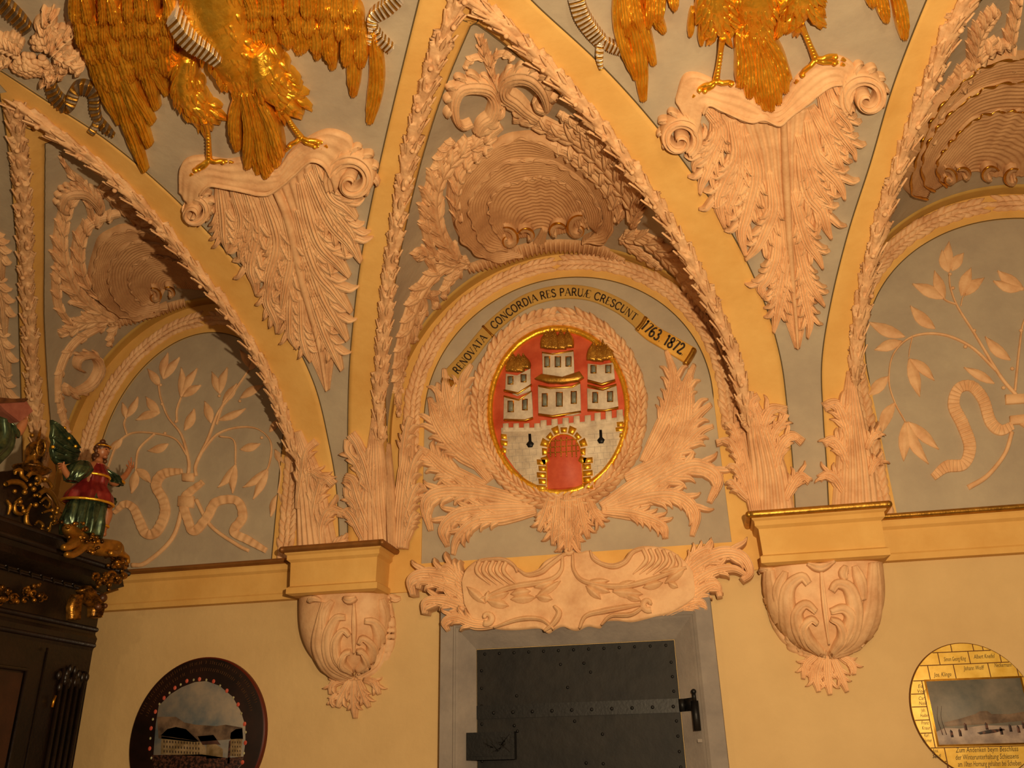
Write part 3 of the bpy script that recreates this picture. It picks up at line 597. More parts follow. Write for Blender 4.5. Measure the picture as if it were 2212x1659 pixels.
web_leaf('A', 'acanthus branch with a round curl below the left shell',
 [([(255, 690), (190, 690), (150, 710), (125, 720)], [12, 18, 16, 7], 6, .026), ([(225, 700), (160, 740), (128, 800), (122, 870)], [10, 11, 10, 5], 5, .022), ([(255, 690), (240, 720), (235, 745)], [9, 11, 5], 4, .02),
  ([(125, 850), (135, 900), (148, 940)], [9, 10, 4], 4, .018)],
 [([(135, 830), (160, 845), (195, 825), (210, 790), (195, 765), (165, 770), (160, 790), (175, 800)], 11)])
web_leaf('C', 'tall acanthus leaf at the top of the right web beside the gilt rimmed shell',
 [(Z3((1700, 760), (1720, 640), (1780, 520), (1880, 380), (1990, 260), (2060, 190)), [10, 17, 18, 17, 14, 6], 9, .03), (Z3((1930, 330), (1950, 200), (2000, 110), (2060, 40)), [14, 20, 19, 8], 7, .028), (Z3((1850, 460), (1930, 330), (2030, 240), (2150, 210)), [9, 14, 14, 6], 7, .04),
  ([(2185, 150), (2180, 90), (2190, 30), (2200, -20)], [12, 18, 17, 8], 6, .026)])

# springing leaves above the corbels
def spring(label, items, loc):
    root = thing('springing_leaf', label, 'leaf ornament', vec(BAR.pt([loc])[0][0]), 'acanthus leaves springing from the corbels')
    for S, pts, w, wr, h in items:
        w = [v*1.2 for v in w]
        mb = MB(); stroke(mb, S, pts, w, h, na=45, wr=wr, ribs=7, rib=.24, e=.25); mb.build('leaf_blade', ST, root)
    return root
def curls(root, S, lst, h=.045):
    for pts, w in lst:
        lobe(root, S, pts, w*1.35, h, teeth=3, tooth=.25, ribs=3, tip=.6, name='curled_lobe')
r = spring('acanthus leaf rising from the left corbel up the left lunette groin', [(BAR, [(688, 1192), (678, 1100), (665, 1010), (645, 930)], [38, 30, 22, 6], None, [.04, .05, .05, .03])], (690, 1190))
curls(r, BAR, [(Z10((120, 500), (150, 300), (170, 180), (215, 130)), 11), (Z10((200, 600), (220, 450), (260, 330), (310, 370)), 13), (Z10((250, 700), (250, 600), (290, 510), (350, 520), (350, 550)), 12), (Z10((180, 400), (190, 300), (240, 320), (300, 340)), 9), (Z10((270, 720), (330, 700), (390, 680)), 9)])
r = spring('acanthus leaf rising from the left corbel up the left groin of the middle vault', [(BAR, [(815, 1188), (812, 1100), (812, 1010), (812, 900)], [34, 26, 18, 6], None, [.045, .055, .055, .035])], (815, 1185))
curls(r, BAR, [(Z10((560, 600), (500, 300), (450, 160), (400, 90)), 14), (Z10((520, 650), (450, 450), (420, 350), (370, 330)), 14), (Z10((480, 680), (430, 560), (390, 510), (360, 540)), 12), (Z10((500, 400), (440, 250), (390, 180), (385, 120)), 10), (Z10((470, 620), (430, 480), (390, 430), (380, 380)), 10)])
SP = Wall(-.03)
r = spring('acanthus leaf standing on the middle lunette wall right of the left corbel', [(SP, [(866, 1186), (872, 1100), (880, 1020), (890, 940)], [14, 17, 16, 5], None, [.05, .055, .05, .03]), (Wall(-.06), [(850, 1186), (846, 1080), (840, 960)], [8, 8, 4], None, [.05, .05, .03])], (868, 1186))
curls(r, SP, [(Z10((690, 560), (740, 300), (790, 200), (820, 210)), 9), (Z10((690, 620), (740, 450), (780, 380), (800, 410)), 9), (Z10((680, 300), (700, 150), (720, 40), (730, 10)), 10), (Z10((700, 680), (740, 560), (760, 520)), 8)])
r = spring('acanthus leaf rising from the right corbel up the right groin of the middle vault', [(BAR, [(1668, 1112), (1660, 1020), (1640, 930), (1622, 850)], [42, 34, 24, 6], None, [.04, .05, .055, .035])], (1668, 1110))
curls(r, BAR, [(Z6((430, 1350), (420, 1180), (480, 1020), (590, 1030)), 13), (Z6((500, 1500), (540, 1300), (620, 1200), (700, 1250)), 13), (Z6((580, 1650), (620, 1560), (680, 1480), (750, 1520)), 12), (Z6((380, 1300), (370, 1100), (350, 970), (400, 930)), 11), (Z6((480, 1300), (500, 1180), (560, 1100), (590, 1050)), 10)])
r = spring('acanthus leaf rising from the right corbel up the left groin of the right vault', [(BAR, [(1848, 1100), (1845, 1010), (1838, 900), (1835, 800)], [44, 34, 22, 6], None, [.04, .05, .05, .03])], (1850, 1100))
curls(r, BAR, [(Z6((1040, 1300), (980, 1100), (920, 980), (840, 1010)), 14), (Z6((1020, 1450), (960, 1300), (900, 1230), (840, 1260)), 13), (Z6((980, 1600), (920, 1500), (860, 1470), (810, 1500)), 12), (Z6((1130, 1300), (1160, 1220), (1210, 1180), (1215, 1220)), 9), (Z6((1150, 1480), (1180, 1400), (1220, 1370), (1225, 1410)), 9)])
r = spring('acanthus leaf standing on the middle lunette wall left of the right corbel', [(SP, [(1632, 1108), (1616, 1020), (1600, 940), (1590, 880)], [12, 16, 15, 5], None, [.04, .045, .04, .03])], (1632, 1108))
curls(r, SP, [(Z6((310, 1500), (250, 1330), (190, 1250), (110, 1260)), 9), (Z6((320, 1600), (260, 1450), (210, 1420), (190, 1440)), 9), (Z6((290, 1350), (250, 1220), (220, 1150), (170, 1140)), 9), (Z6((330, 1650), (280, 1600), (220, 1530), (185, 1540)), 8)])
# grape and leaf cluster top left
root = thing('fruit_cluster', 'pink stucco cluster of vine leaves and grapes in the top left corner', 'fruit relief', vec(BAR.pt([(90, 90)])[0][0]))
mb = MB()
for sp, w, l in ((Z1((280, 240), (250, 120), (290, 45)), 34, 5), (Z1((300, 260), (380, 300), (430, 350)), 30, 4), (Z1((120, 250), (60, 220), (0, 200)), 32, 5), (Z1((280, 250), (340, 180), (410, 130)), 30, 4), (Z1((250, 340), (270, 390), (240, 420)), 22, 4), (Z1((330, 280), (330, 350), (300, 390)), 22, 4), (Z1((60, 290), (20, 310), (-10, 330)), 20, 4)):
    stroke(mb, BAR, sp, [w*.5, w*.9, w*.8, w*.3], .045, na=21, teeth=4, tooth=.3, ribs=7, rib=.2, e=.3); acanthus(mb, BAR, sp, [w*.7, w*1.0, w*.9, w*.4], .055, lobes=l, length=.8, spw=.16)
mb.build('vine_leaves', ST, root)
mb = MB(); 
for i in range(60):
    a = rng.uniform(0, 2*PI); r_ = math.sqrt(rng.uniform(0, 1)); p = Z1((170+95*r_*math.cos(a), 320+60*r_*math.sin(a)))[0]
    P, N = BAR.pt([p]); mb.ball(P[0]+N[0]*(.03+.035*(1-r_)), .017, 7)
for i in range(26):
    a = rng.uniform(0, 2*PI); r_ = math.sqrt(rng.uniform(0, 1)); p = Z1((225+40*r_*math.cos(a), 195+40*r_*math.sin(a)))[0]
    P, N = BAR.pt([p]); mb.ball(P[0]+N[0]*(.04+.03*(1-r_)), .014, 7)
tag(mb.build('grapes', ST, root), kind='stuff')
# ------------------------------------------------------------ things on the back wall
def wall_at(p, y=0.0): return vec(Wall(y).pt([p])[0][0])
def wxz(p, y=0.0): P = Wall(y).pt([p])[0][0]; return float(P[0]), float(P[2])
# letters drawn with thick and thin strokes and serifs, in a unit cell (x right, y up)
GL = {
 'A': (.82, [('t', [(.05, 0), (.42, 1)]), ('T', [(.42, 1), (.78, 0)]), ('t', [(.2, .36), (.62, .36)])], [(.05, 0), (.78, 0)]),
 'C': (.78, [('T', [(.70, .80), (.58, .95), (.40, 1), (.22, .92), (.08, .7), (.06, .5), (.08, .3), (.22, .08), (.40, 0), (.60, .05), (.72, .22)])], []),
 'D': (.82, [('T', [(.15, 0), (.15, 1)]), ('T', [(.15, 1), (.45, .98), (.68, .8), (.74, .5), (.68, .2), (.45, .02), (.15, 0)])], []),
 'E': (.68, [('T', [(.15, 0), (.15, 1)]), ('t', [(.12, 1), (.58, 1), (.60, .82)]), ('t', [(.12, 0), (.60, 0), (.62, .2)]), ('t', [(.15, .52), (.46, .52)])], []),
 'I': (.34, [('T', [(.17, 0), (.17, 1)])], [(.17, 0), (.17, 1)]),
 'N': (.86, [('t', [(.12, 0), (.12, 1)]), ('T', [(.12, 1), (.70, 0)]), ('t', [(.70, 0), (.70, 1)])], [(.12, 0), (.70, 1)]),
 'O': (.86, [('T', [(.42, 1), (.2, .92), (.07, .5), (.2, .08), (.42, 0), (.64, .08), (.77, .5), (.64, .92), (.42, 1)])], []),
 'P': (.68, [('T', [(.15, 0), (.15, 1)]), ('T', [(.15, 1), (.45, .98), (.58, .85), (.58, .65), (.45, .5), (.15, .48)])], [(.15, 0)]),
 'R': (.78, [('T', [(.15, 0), (.15, 1)]), ('T', [(.15, 1), (.45, .98), (.58, .85), (.58, .65), (.45, .5), (.15, .48)]), ('T', [(.4, .5), (.70, 0)])], [(.15, 0), (.70, 0)]),
 'S': (.66, [('T', [(.52, .82), (.42, .97), (.26, 1), (.12, .88), (.12, .7), (.26, .56), (.44, .46), (.56, .3), (.52, .1), (.34, 0), (.16, .04), (.08, .2)])], []),
 'T': (.74, [('T', [(.37, 0), (.37, 1)]), ('t', [(.05, .84), (.06, 1), (.68, 1), (.69, .84)])], [(.37, 0)]),
 'U': (.82, [('T', [(.14, 1), (.14, .25), (.26, .04), (.44, 0), (.62, .08), (.68, .25)]), ('t', [(.68, .25), (.68, 1)])], [(.14, 1), (.68, 1)]),
 'V': (.80, [('T', [(.05, 1), (.4, 0)]), ('t', [(.4, 0), (.74, 1)])], [(.05, 1), (.74, 1)]),
 'W': (1.05, [('t', [(.02, 0), (.40, 1)]), ('T', [(.40, 1), (.44, 0)]), ('t', [(.2, .42), (.42, .42)]), ('t', [(.40, 1), (.88, 1), (.9, .82)]), ('t', [(.44, 0), (.92, 0), (.94, .2)]), ('t', [(.44, .52), (.74, .52)])], [(.02, 0)]),
 '.': (.25, [('D', [(.1, .03), (.16, .03)])], []), ' ': (.34, [], []),
 '1': (.42, [('T', [(.22, 0), (.22, 1), (.08, .84)])], [(.22, 0)]),
 '2': (.62, [('T', [(.08, .78), (.16, .96), (.34, 1), (.5, .86), (.48, .64), (.1, .04)]), ('T', [(.1, .04), (.56, .02), (.6, .16)])], []),
 '3': (.60, [('T', [(.1, .88), (.28, 1), (.46, .9), (.46, .68), (.26, .54)]), ('T', [(.26, .54), (.48, .42), (.52, .2), (.4, .02), (.2, 0), (.06, .12)])], []),
 '6': (.62, [('T', [(.5, .96), (.28, .9), (.1, .6), (.08, .28), (.2, .02), (.42, .02), (.54, .24), (.46, .48), (.26, .5), (.1, .36)])], []),
 '7': (.58, [('t', [(.06, .84), (.06, 1), (.52, 1)]), ('T', [(.52, 1), (.24, 0)])], []),
 '8': (.62, [('T', [(.3, .54), (.12, .7), (.14, .9), (.3, 1), (.46, .9), (.48, .7), (.3, .54), (.1, .36), (.08, .14), (.3, 0), (.52, .14), (.5, .36), (.3, .54)])], []),
}
def lettering(mb, S, text, path, size, lay, slant=0.0, gap=.06):
    """writes along a path (sight line pixels), the letters standing to the left of the path direction"""
    c = spline(path, 400); s = np.r_[0, np.cumsum(np.linalg.norm(np.diff(c, axis=0), axis=1))]
    tot = sum(GL[ch][0]+gap for ch in text); k = s[-1]/tot; x = 0
    def pos(u, v):
        i = min(len(c)-2, int(np.searchsorted(s, u))); T = c[min(i+3, 399)]-c[max(i-3, 0)]; T /= np.linalg.norm(T); o = np.array([T[1], -T[0]])
        j = max(0, i-1); f = (u-s[j])/max(1e-6, s[j+1]-s[j]); return c[j]+(c[j+1]-c[j])*f+o*v
    for ch in text:
        w_, sts, ser = GL[ch]
        for kd, pl in sts:
            q = [pos((x+a+slant*b)*k, (b-.5)*size) for a, b in pl]
            wd = {'T': .085, 't': .035, 'D': .075}[kd]*size
            q = spline(q, max(4, 5*len(q))) if len(q) > 2 and kd == 'T' else np.array(q, float)
            if len(q) == 2: q = spline(q, 4)
            T = np.gradient(q, axis=0); T /= np.linalg.norm(T, axis=1)[:, None]+1e-9; o = np.stack([-T[:, 1], T[:, 0]], 1)*wd
            G = np.stack([q-o, q, q+o], 1); mb.grid(lift(S, G, np.full(G.shape[:2], lay)))
        for a, b in ser:
            q = np.array([pos((x+a-.1+slant*b)*k, (b-.5)*size), pos((x+a+.1+slant*b)*k, (b-.5)*size)]); T = q[1]-q[0]; T /= np.linalg.norm(T); o = np.array([-T[1], T[0]])*.03*size
            G = np.stack([q-o, q+o], 1); mb.grid(lift(S, G, np.full((2, 2), lay)))
        x += w_+gap

# ---- castle medallion
MS = Wall(-.02)
med = thing('castle_medallion', 'oval city arms medallion with white three-towered castle on red, gold rim, centre of middle lunette', 'medallion', wall_at((1208, 890)))
mc, mrx, mry = (1208, 890), 152, 182
mb = MB(); poly(mb, WALL, ell(mc[0], mc[1], mrx-3, mry-3, 72), .02, bev=1); mb.build('red_field', M['red'], med)
mb = MB(); o = ell(mc[0], mc[1], mrx, mry, 110); G = []
for r_, h_ in ((1.0, -.003), (.99, .03), (.965, .042), (.935, .040), (.915, .032), (.91, .012)): G.append(lift(WALL, np.stack([mc[0]+(o[:, 0]-mc[0])*(r_+.02), mc[1]+(o[:, 1]-mc[1])*(r_+.02)], 1), np.full(110, h_)))
mb.grid(np.array(G), True); mb.build('gilt_rim', M['gold'], med)
def part(name, m, outlines, h, par, bev=.8, S=MS, sub=0, label=None):
    mb = MB()
    for o in outlines: poly(mb, S, o, h, bev=bev, sub=sub)
    return tag(mb.build(name, m, par), label)
cw = part('castle_wall', M['white'], [Z9((200, 1000), (250, 995), (490, 1000), (700, 965), (920, 945), (1140, 915), (1195, 900), (1205, 990), (1190, 1120), (1160, 1230), (1080, 1340), (1000, 1420), (940, 1450), (850, 1480), (600, 1490), (500, 1470), (400, 1420), (310, 1330), (240, 1230), (205, 1120))], .012, med)
mer = []
for x in (215, 300, 385, 470): mer.append(Z9((x, 1020), (x, 965), (x+45, 962), (x+45, 1022)))
for x, y in ((520, 940), (610, 930), (700, 920), (790, 905), (880, 900)): mer.append(Z9((x, y+70), (x, y), (x+50, y-4), (x+50, y+80)))
for x, y in ((960, 880), (1050, 868), (1140, 855)): mer.append(Z9((x, y+90), (x, y), (x+50, y-5), (x+50, y+95)))
part('battlement', M['white'], mer+[], .014, med)
mb = MB(); stroke(mb, MS, Z9((212, 1018), (350, 1016), (500, 1014), (560, 1000), (720, 988), (915, 972), (960, 962), (1100, 946), (1188, 934)), 4.5, .0132, na=5, prof='flat'); mb.build('parapet', M['white'], cw)
def tower(lo, up, wins, bands, label):
    t = part('castle_tower', M['white'], [lo, up], .017, med, label=label)
    for q in bands: part('gilt_band', M['gilt_line'], [q], .022, t, bev=.5)
    mb = MB()
    for x, y, w, h in wins: poly(mb, MS, Z9((x-8, y-8), (x+w+8, y-8), (x+w+8, y+h+8), (x-8, y+h+8)), .019, bev=.4)
    mb.build('gilt_window_frame', M['gilt_line'], t)
    for x, y, w, h in wins:
        mb = MB(); poly(mb, MS, Z9((x, y), (x+w, y), (x+w, y+h), (x, y+h)), .0205, bev=.3); mb.build('window', M['pane'], t)
    return t
tower(Z9((225, 740), (345, 765), (450, 700), (460, 920), (400, 935), (220, 935)), Z9((240, 560), (330, 575), (440, 520), (440, 700), (330, 740), (235, 700)),
 [(262, 590, 34, 55), (368, 575, 34, 52), (262, 790, 38, 80), (380, 775, 32, 80)], [Z9((225, 690), (340, 715), (450, 645), (450, 660), (340, 735), (225, 708)), Z9((225, 740), (345, 770), (450, 700), (450, 712), (345, 785), (225, 755)), Z9((225, 930), (400, 935), (460, 915), (460, 930), (400, 950), (225, 945))], 'left castle tower')
tower(Z9((500, 660), (600, 680), (780, 670), (845, 640), (850, 880), (780, 900), (560, 910), (505, 890)), Z9((535, 380), (600, 395), (790, 380), (795, 560), (700, 590), (540, 575)),
 [(560, 430, 34, 75), (645, 430, 38, 75), (732, 430, 36, 70), (540, 730, 34, 95), (655, 720, 42, 105), (775, 712, 36, 90)], [Z9((505, 655), (600, 672), (780, 662), (845, 630), (845, 645), (780, 680), (600, 690), (505, 672)), Z9((505, 885), (620, 900), (850, 865), (850, 880), (620, 920), (505, 902)), Z9((535, 385), (620, 400), (790, 372), (790, 384), (620, 412), (535, 398))], 'tall middle castle tower')
tower(Z9((900, 680), (1030, 700), (1140, 660), (1155, 840), (1050, 860), (905, 860)), Z9((905, 480), (1010, 490), (1115, 470), (1125, 600), (1020, 640), (905, 620)),
 [(935, 500, 36, 55), (1055, 498, 36, 55), (950, 720, 34, 75), (1070, 712, 36, 75)], [Z9((905, 610), (1020, 640), (1130, 610), (1130, 625), (1020, 662), (905, 632)), Z9((905, 650), (1030, 680), (1140, 645), (1140, 660), (1030, 698), (905, 668)), Z9((905, 850), (1050, 855), (1155, 830), (1155, 845), (1050, 870), (905, 866))], 'right castle tower')
def roof(lst, w, label):
    for (ax, ay), (bx, by) in lst:
        mb = MB(); a = np.array(Z9((ax, ay))[0]); b = np.array(Z9((bx, by))[0])
        stroke(mb, MS, [a, (a+b)/2, b], np.array([.08, .55, .95, 1.05, .9])*w, [.018, .03, .03], na=11, prof='dome', barb=7, ribs=3, rib=.1)
        for k in range(26):
            t = random.random(); p = a+(b-a)*t+np.array([random.uniform(-1, 1)*w*t*.8, 0]); P, N = MS.pt([p]); mb.ball(P[0]+N[0]*.026, .0045, 5)
        tag(mb.build('tower_roof', M['gold_dull'], med), label)
roof([((300, 400), (290, 545)), ((385, 405), (385, 520)), ((345, 400), (335, 545))], 15, 'dull gold pointed roof of the left tower')
roof([((575, 205), (560, 355)), ((635, 200), (625, 362)), ((690, 200), (690, 362)), ((740, 200), (750, 350)), ((605, 195), (595, 360))], 12, 'dull gold pointed roof of the middle tower')
roof([((960, 290), (935, 455)), ((1030, 290), (1045, 450)), ((1000, 300), (990, 460)), ((1060, 320), (1085, 440))], 12, 'dull gold pointed roof of the right tower')
part('middle_roof_skirt', M['gold_dull'], [Z9((475, 605), (530, 565), (700, 590), (840, 545), (875, 595), (830, 625), (700, 645), (580, 640))], .03, med, bev=3)
part('quoin', M['gold'], [Z9((1140, 955), (1195, 950), (1200, 990), (1145, 995)), Z9((1130, 1000), (1200, 992), (1205, 1030), (1135, 1032)), Z9((1165, 1045), (1205, 1040), (1200, 1080), (1160, 1080)), Z9((200, 1050), (245, 1055), (250, 1095), (200, 1090)), Z9((195, 1100), (255, 1110), (250, 1150), (200, 1145)), Z9((205, 1160), (245, 1170), (240, 1210), (210, 1205))], .018, med)
# gate: voussoirs, jambs, opening, portcullis
gate = part('gate_opening', M['red'], [Z9((570, 1500), (565, 1260), (575, 1150), (610, 1090), (660, 1060), (730, 1055), (790, 1080), (835, 1140), (850, 1220), (865, 1480))], .014, med, label='red gate opening')
vs = []
cx_, cy_ = 712, 1190
for k, a in enumerate(np.linspace(205, -25, 11)):
    a0, a1 = math.radians(a+9), math.radians(a-9); r1 = 212 if k % 2 == 0 else 192
    vs.append(Z9(*[(cx_+r*math.cos(q)*.93, cy_-r*math.sin(q)) for r, q in ((150, a0), (r1, a0), (r1, a1), (150, a1))]))
for k in range(5):
    y = 1260+k*52; e_ = 14 if k % 2 else 0
    vs.append(Z9((492+e_, y), (566, y+3), (568, y+46), (496+e_, y+42))); vs.append(Z9((868, y-10), (945-e_, y-18), (948-e_, y+26), (872, y+34)))
for o in vs: part('arch_stone', M['gold'], [o], .022, med, bev=.6)
mb = MB()
for a, b in ((575, 840),):
    for y in (1100, 1150, 1195): stroke(mb, MS, Z9((580, y+12), (700, y+4), (835, y-6)), 1.5, .02, na=5, m=0, pleat=12, pa=.2)
for x in (605, 645, 690, 735, 780, 815): stroke(mb, MS, Z9((x, 1075+abs(x-710)*.25), (x-3, 1160), (x, 1240)), 1.6, .022, na=5)
mb.build('portcullis', M['gold_dull'], med)
mb = MB(); stroke(mb, MS, Z9((578, 1490), (572, 1260), (585, 1150), (630, 1080), (705, 1055), (785, 1080), (835, 1150), (858, 1250), (868, 1480)), 1.6, .022, na=7); mb.build('gilt_arch_moulding', M['gold'], med)
for x, y in ((437, 1110), (1013, 1078)):
    k = part('keyhole', M['iron_edge'], [Z9((x-14, y-60), (x+8, y-60), (x+12, y), (x+32, y+20), (x+18, y+50), (x-16, y+52), (x-32, y+25), (x-12, y))], .018, med, label='black keyhole shaped loophole')
mb = MB()                                     # incised masonry joints
for k in range(8):
    y = 1070+k*52; x0, x1 = (225, 500) if k < 3 else (260+(k-3)*36, 490)
    stroke(mb, MS, Z9((x0, y+8), (x1, y-6)), .5, .0128, na=3, prof='flat'); x0, x1 = (905, 1165) if k < 4 else (960, 1130-(k-4)*45)
    if x1 > x0: stroke(mb, MS, Z9((x0, y-14), (x1, y-30)), .5, .0128, na=3, prof='flat')
    for j in range(5):
        xx = 262+j*56+(28 if k % 2 else 0)
        if xx < 500 and xx > 240+max(0, k-3)*36: stroke(mb, MS, Z9((xx, y+4), (xx+3, y+50)), .5, .0128, na=3, prof='flat')
        xx = 960+j*50+(25 if k % 2 else 0)
        if xx < 1150-max(0, k-3)*45: stroke(mb, MS, Z9((xx, y-22), (xx+3, y+22)), .5, .0128, na=3, prof='flat')
mb.build('masonry_joints', M['stone'], cw)

# ---- laurel wreath round the medallion
wr = thing('laurel_wreath', 'thick peach stucco laurel wreath framing the oval castle medallion', 'wreath', wall_at((1208, 690)))
for a0, a1, nm in ((88, 268, 0), (92, -88, 0)):
    mb = MB(); p = ell(mc[0], mc[1]-3, mrx+20, mry+22, 26, 0, 359, 0); t = np.radians(np.linspace(a0, a1, 26)); p = np.stack([mc[0]+(mrx+19)*np.cos(t), mc[1]-4+(mry+17)*np.sin(t)], 1)
    laurel(mb, WALL, p, 15, 15, .05, 1.9, 24, 3); mb.build('laurel_branch', ST, wr)

# ---- leaf plumes round and below the medallion
pl = thing('acanthus_spray', 'large peach acanthus spray spreading out behind and below the castle medallion', 'leaf ornament', wall_at((1225, 1090)))
PW = WALL
for pts, w in [([(1081, 1030), (1013, 958), (975, 885), (962, 800)], 25), ([(1067, 1020), (995, 976), (951, 922), (930, 862)], 24), ([(1049, 1052), (977, 1023), (930, 985), (905, 968)], 22),
    ([(1139, 1088), (1031, 1066), (955, 1066), (922, 1092), (932, 1148)], 24), ([(1157, 1098), (1067, 1102), (995, 1112), (958, 1146), (968, 1182)], 22), ([(1160, 1105), (1090, 1120), (1030, 1128), (990, 1165), (980, 1200)], 18),
    ([(1300, 1098), (1370, 1055), (1440, 1010), (1480, 930), (1492, 800)], 26), ([(1350, 1035), (1440, 990), (1497, 910), (1536, 875)], 22), ([(1380, 1050), (1465, 980), (1512, 935), (1541, 922)], 19),
    ([(1338, 1088), (1429, 1040), (1501, 1010), (1550, 1035), (1532, 1088)], 25), ([(1310, 1100), (1411, 1074), (1470, 1078), (1503, 1112), (1495, 1160)], 22), ([(1300, 1105), (1370, 1112), (1430, 1135), (1440, 1165)], 18),
    ([(1390, 1000), (1440, 900), (1455, 820), (1440, 760)], 20), ([(1410, 1010), (1465, 920), (1480, 840), (1500, 790)], 20), ([(1040, 1000), (1000, 900), (1000, 830), (1020, 790)], 18), ([(1060, 1040), (985, 940), (950, 860), (948, 830)], 18)]:
    lobe(pl, PW, pts, w, .04, teeth=5, tooth=.3, ribs=5, name='leaf_plume', tip=.25)
for pts, w in [([(1190, 1075), (1178, 1120), (1165, 1150)], 14), ([(1207, 1075), (1200, 1140), (1196, 1180)], 16), ([(1228, 1070), (1230, 1140), (1228, 1208)], 20), ([(1250, 1072), (1262, 1130), (1272, 1165)], 16), ([(1270, 1075), (1285, 1110), (1305, 1140)], 13), ([(1240, 1075), (1245, 1150), (1252, 1190)], 13), ([(1215, 1080), (1212, 1150), (1210, 1195)], 13)]:
    lobe(pl, PW, pts, w, .045, teeth=3, tooth=.25, ribs=4, name='hanging_lobe', tip=.3)

# ---- inscription scroll
sc_ = thing('inscription_scroll', 'gold ochre banner scroll with black Latin inscription and dates above the castle medallion', 'banner', wall_at((1210, 650)))
SB = Wall(-.012)
bp = [(973, 815), (1009, 773), (1048, 724), (1074, 697), (1125, 658), (1175, 638), (1230, 631), (1284, 638), (1338, 662), (1374, 688), (1386, 700)]
mb = MB(); stroke(mb, SB, bp, [17, 15, 14, 14, 14, 14, 14, 14, 15, 16], .014, na=9, prof='flat', e=1); mb.build('ribbon_main', M['ochre_dk'], sc_)
mb = MB(); stroke(mb, SB, [(1385, 700), (1410, 722), (1445, 742), (1494, 772)], [18, 17, 18, 19], [.02, .024, .02, .026], na=9, prof='flat'); tag(mb.build('ribbon_end', M['banner'], sc_), 'brighter ochre ribbon end with the dates')
mb = MB(); stroke(mb, SB, [(957, 822), (972, 828), (990, 836)], [7, 8, 7], .03, na=9); stroke(mb, SB, [(1500, 757), (1492, 772), (1480, 790)], [6, 6, 6], .04, na=9); stroke(mb, SB, [(1396, 688), (1388, 702), (1376, 716)], [5, 5, 5], .03, na=9); stroke(mb, SB, [(1044, 706), (1056, 718), (1066, 728)], [3, 3, 3], .022, na=7)
mb.build('rolled_edge', M['gold_dull'], sc_)
mb = MB()
lettering(mb, SB, 'RENOVATA.', [(984, 806), (1011, 773), (1046, 730), (1052, 724)], 16, .0165)
lettering(mb, SB, 'CONCORDIA RES PARUW CRESCUNT', [(1064, 708), (1090, 685), (1127, 659), (1175, 640), (1230, 633), (1283, 640), (1336, 663), (1376, 690)], 16, .0165)
lettering(mb, SB, '1763. 1872.', [(1392, 704), (1412, 721), (1445, 741), (1482, 763)], 23, .029)
mb.build('lettering', M['ink'], sc_)

# ---- flowering branches tied with a ribbon, in the side lunettes
def branches(label, stems, leaves, buds, ribbon, tie, mirror=None):
    root = thing('branch_relief', label, 'branch relief', wall_at(stems[0][0][0]), 'tied leafy branches in the side lunettes'); S = Wall(-.006)
    for pts, w in stems:
        mb = MB(); stroke(mb, S, pts, w, .014, na=7, step=4); mb.build('stem', ST, root)
    for a, b, w in leaves:
        a, b = np.array(a, float), np.array(b, float); d = b-a; o = np.array([-d[1], d[0]])*random.uniform(-.08, .08)
        mb = MB(); stroke(mb, S, [a, (a+b)/2+o, b], np.array([.1, .7, 1, .95, .55, .05])*w, [.01, .018, .014], na=9, prof='leaf', e=.25, ribs=0); mb.build('leaf', ST, root)
    mb = MB()
    for p in buds: P, N = S.pt([p]); mb.ball(P[0]+N[0]*.006, .011, 7)
    mb.build('buds', ST, root)
    for pts, w, pl_ in ribbon:
        mb = MB(); stroke(mb, S, pts, w, .018, na=9, prof='flat', pleat=pl_, pa=.22); mb.build('ribbon', ST, root)
    for q in tie:
        mb = MB(); poly(mb, S, q, .022, bev=1.5); mb.build('tie', ST, root)
    return root
A4 = lambda *p: Z4(*p)
def lv(Z, *items): return [(Z((a, b))[0], Z((c, d))[0], w) for a, b, c, d, w in items]
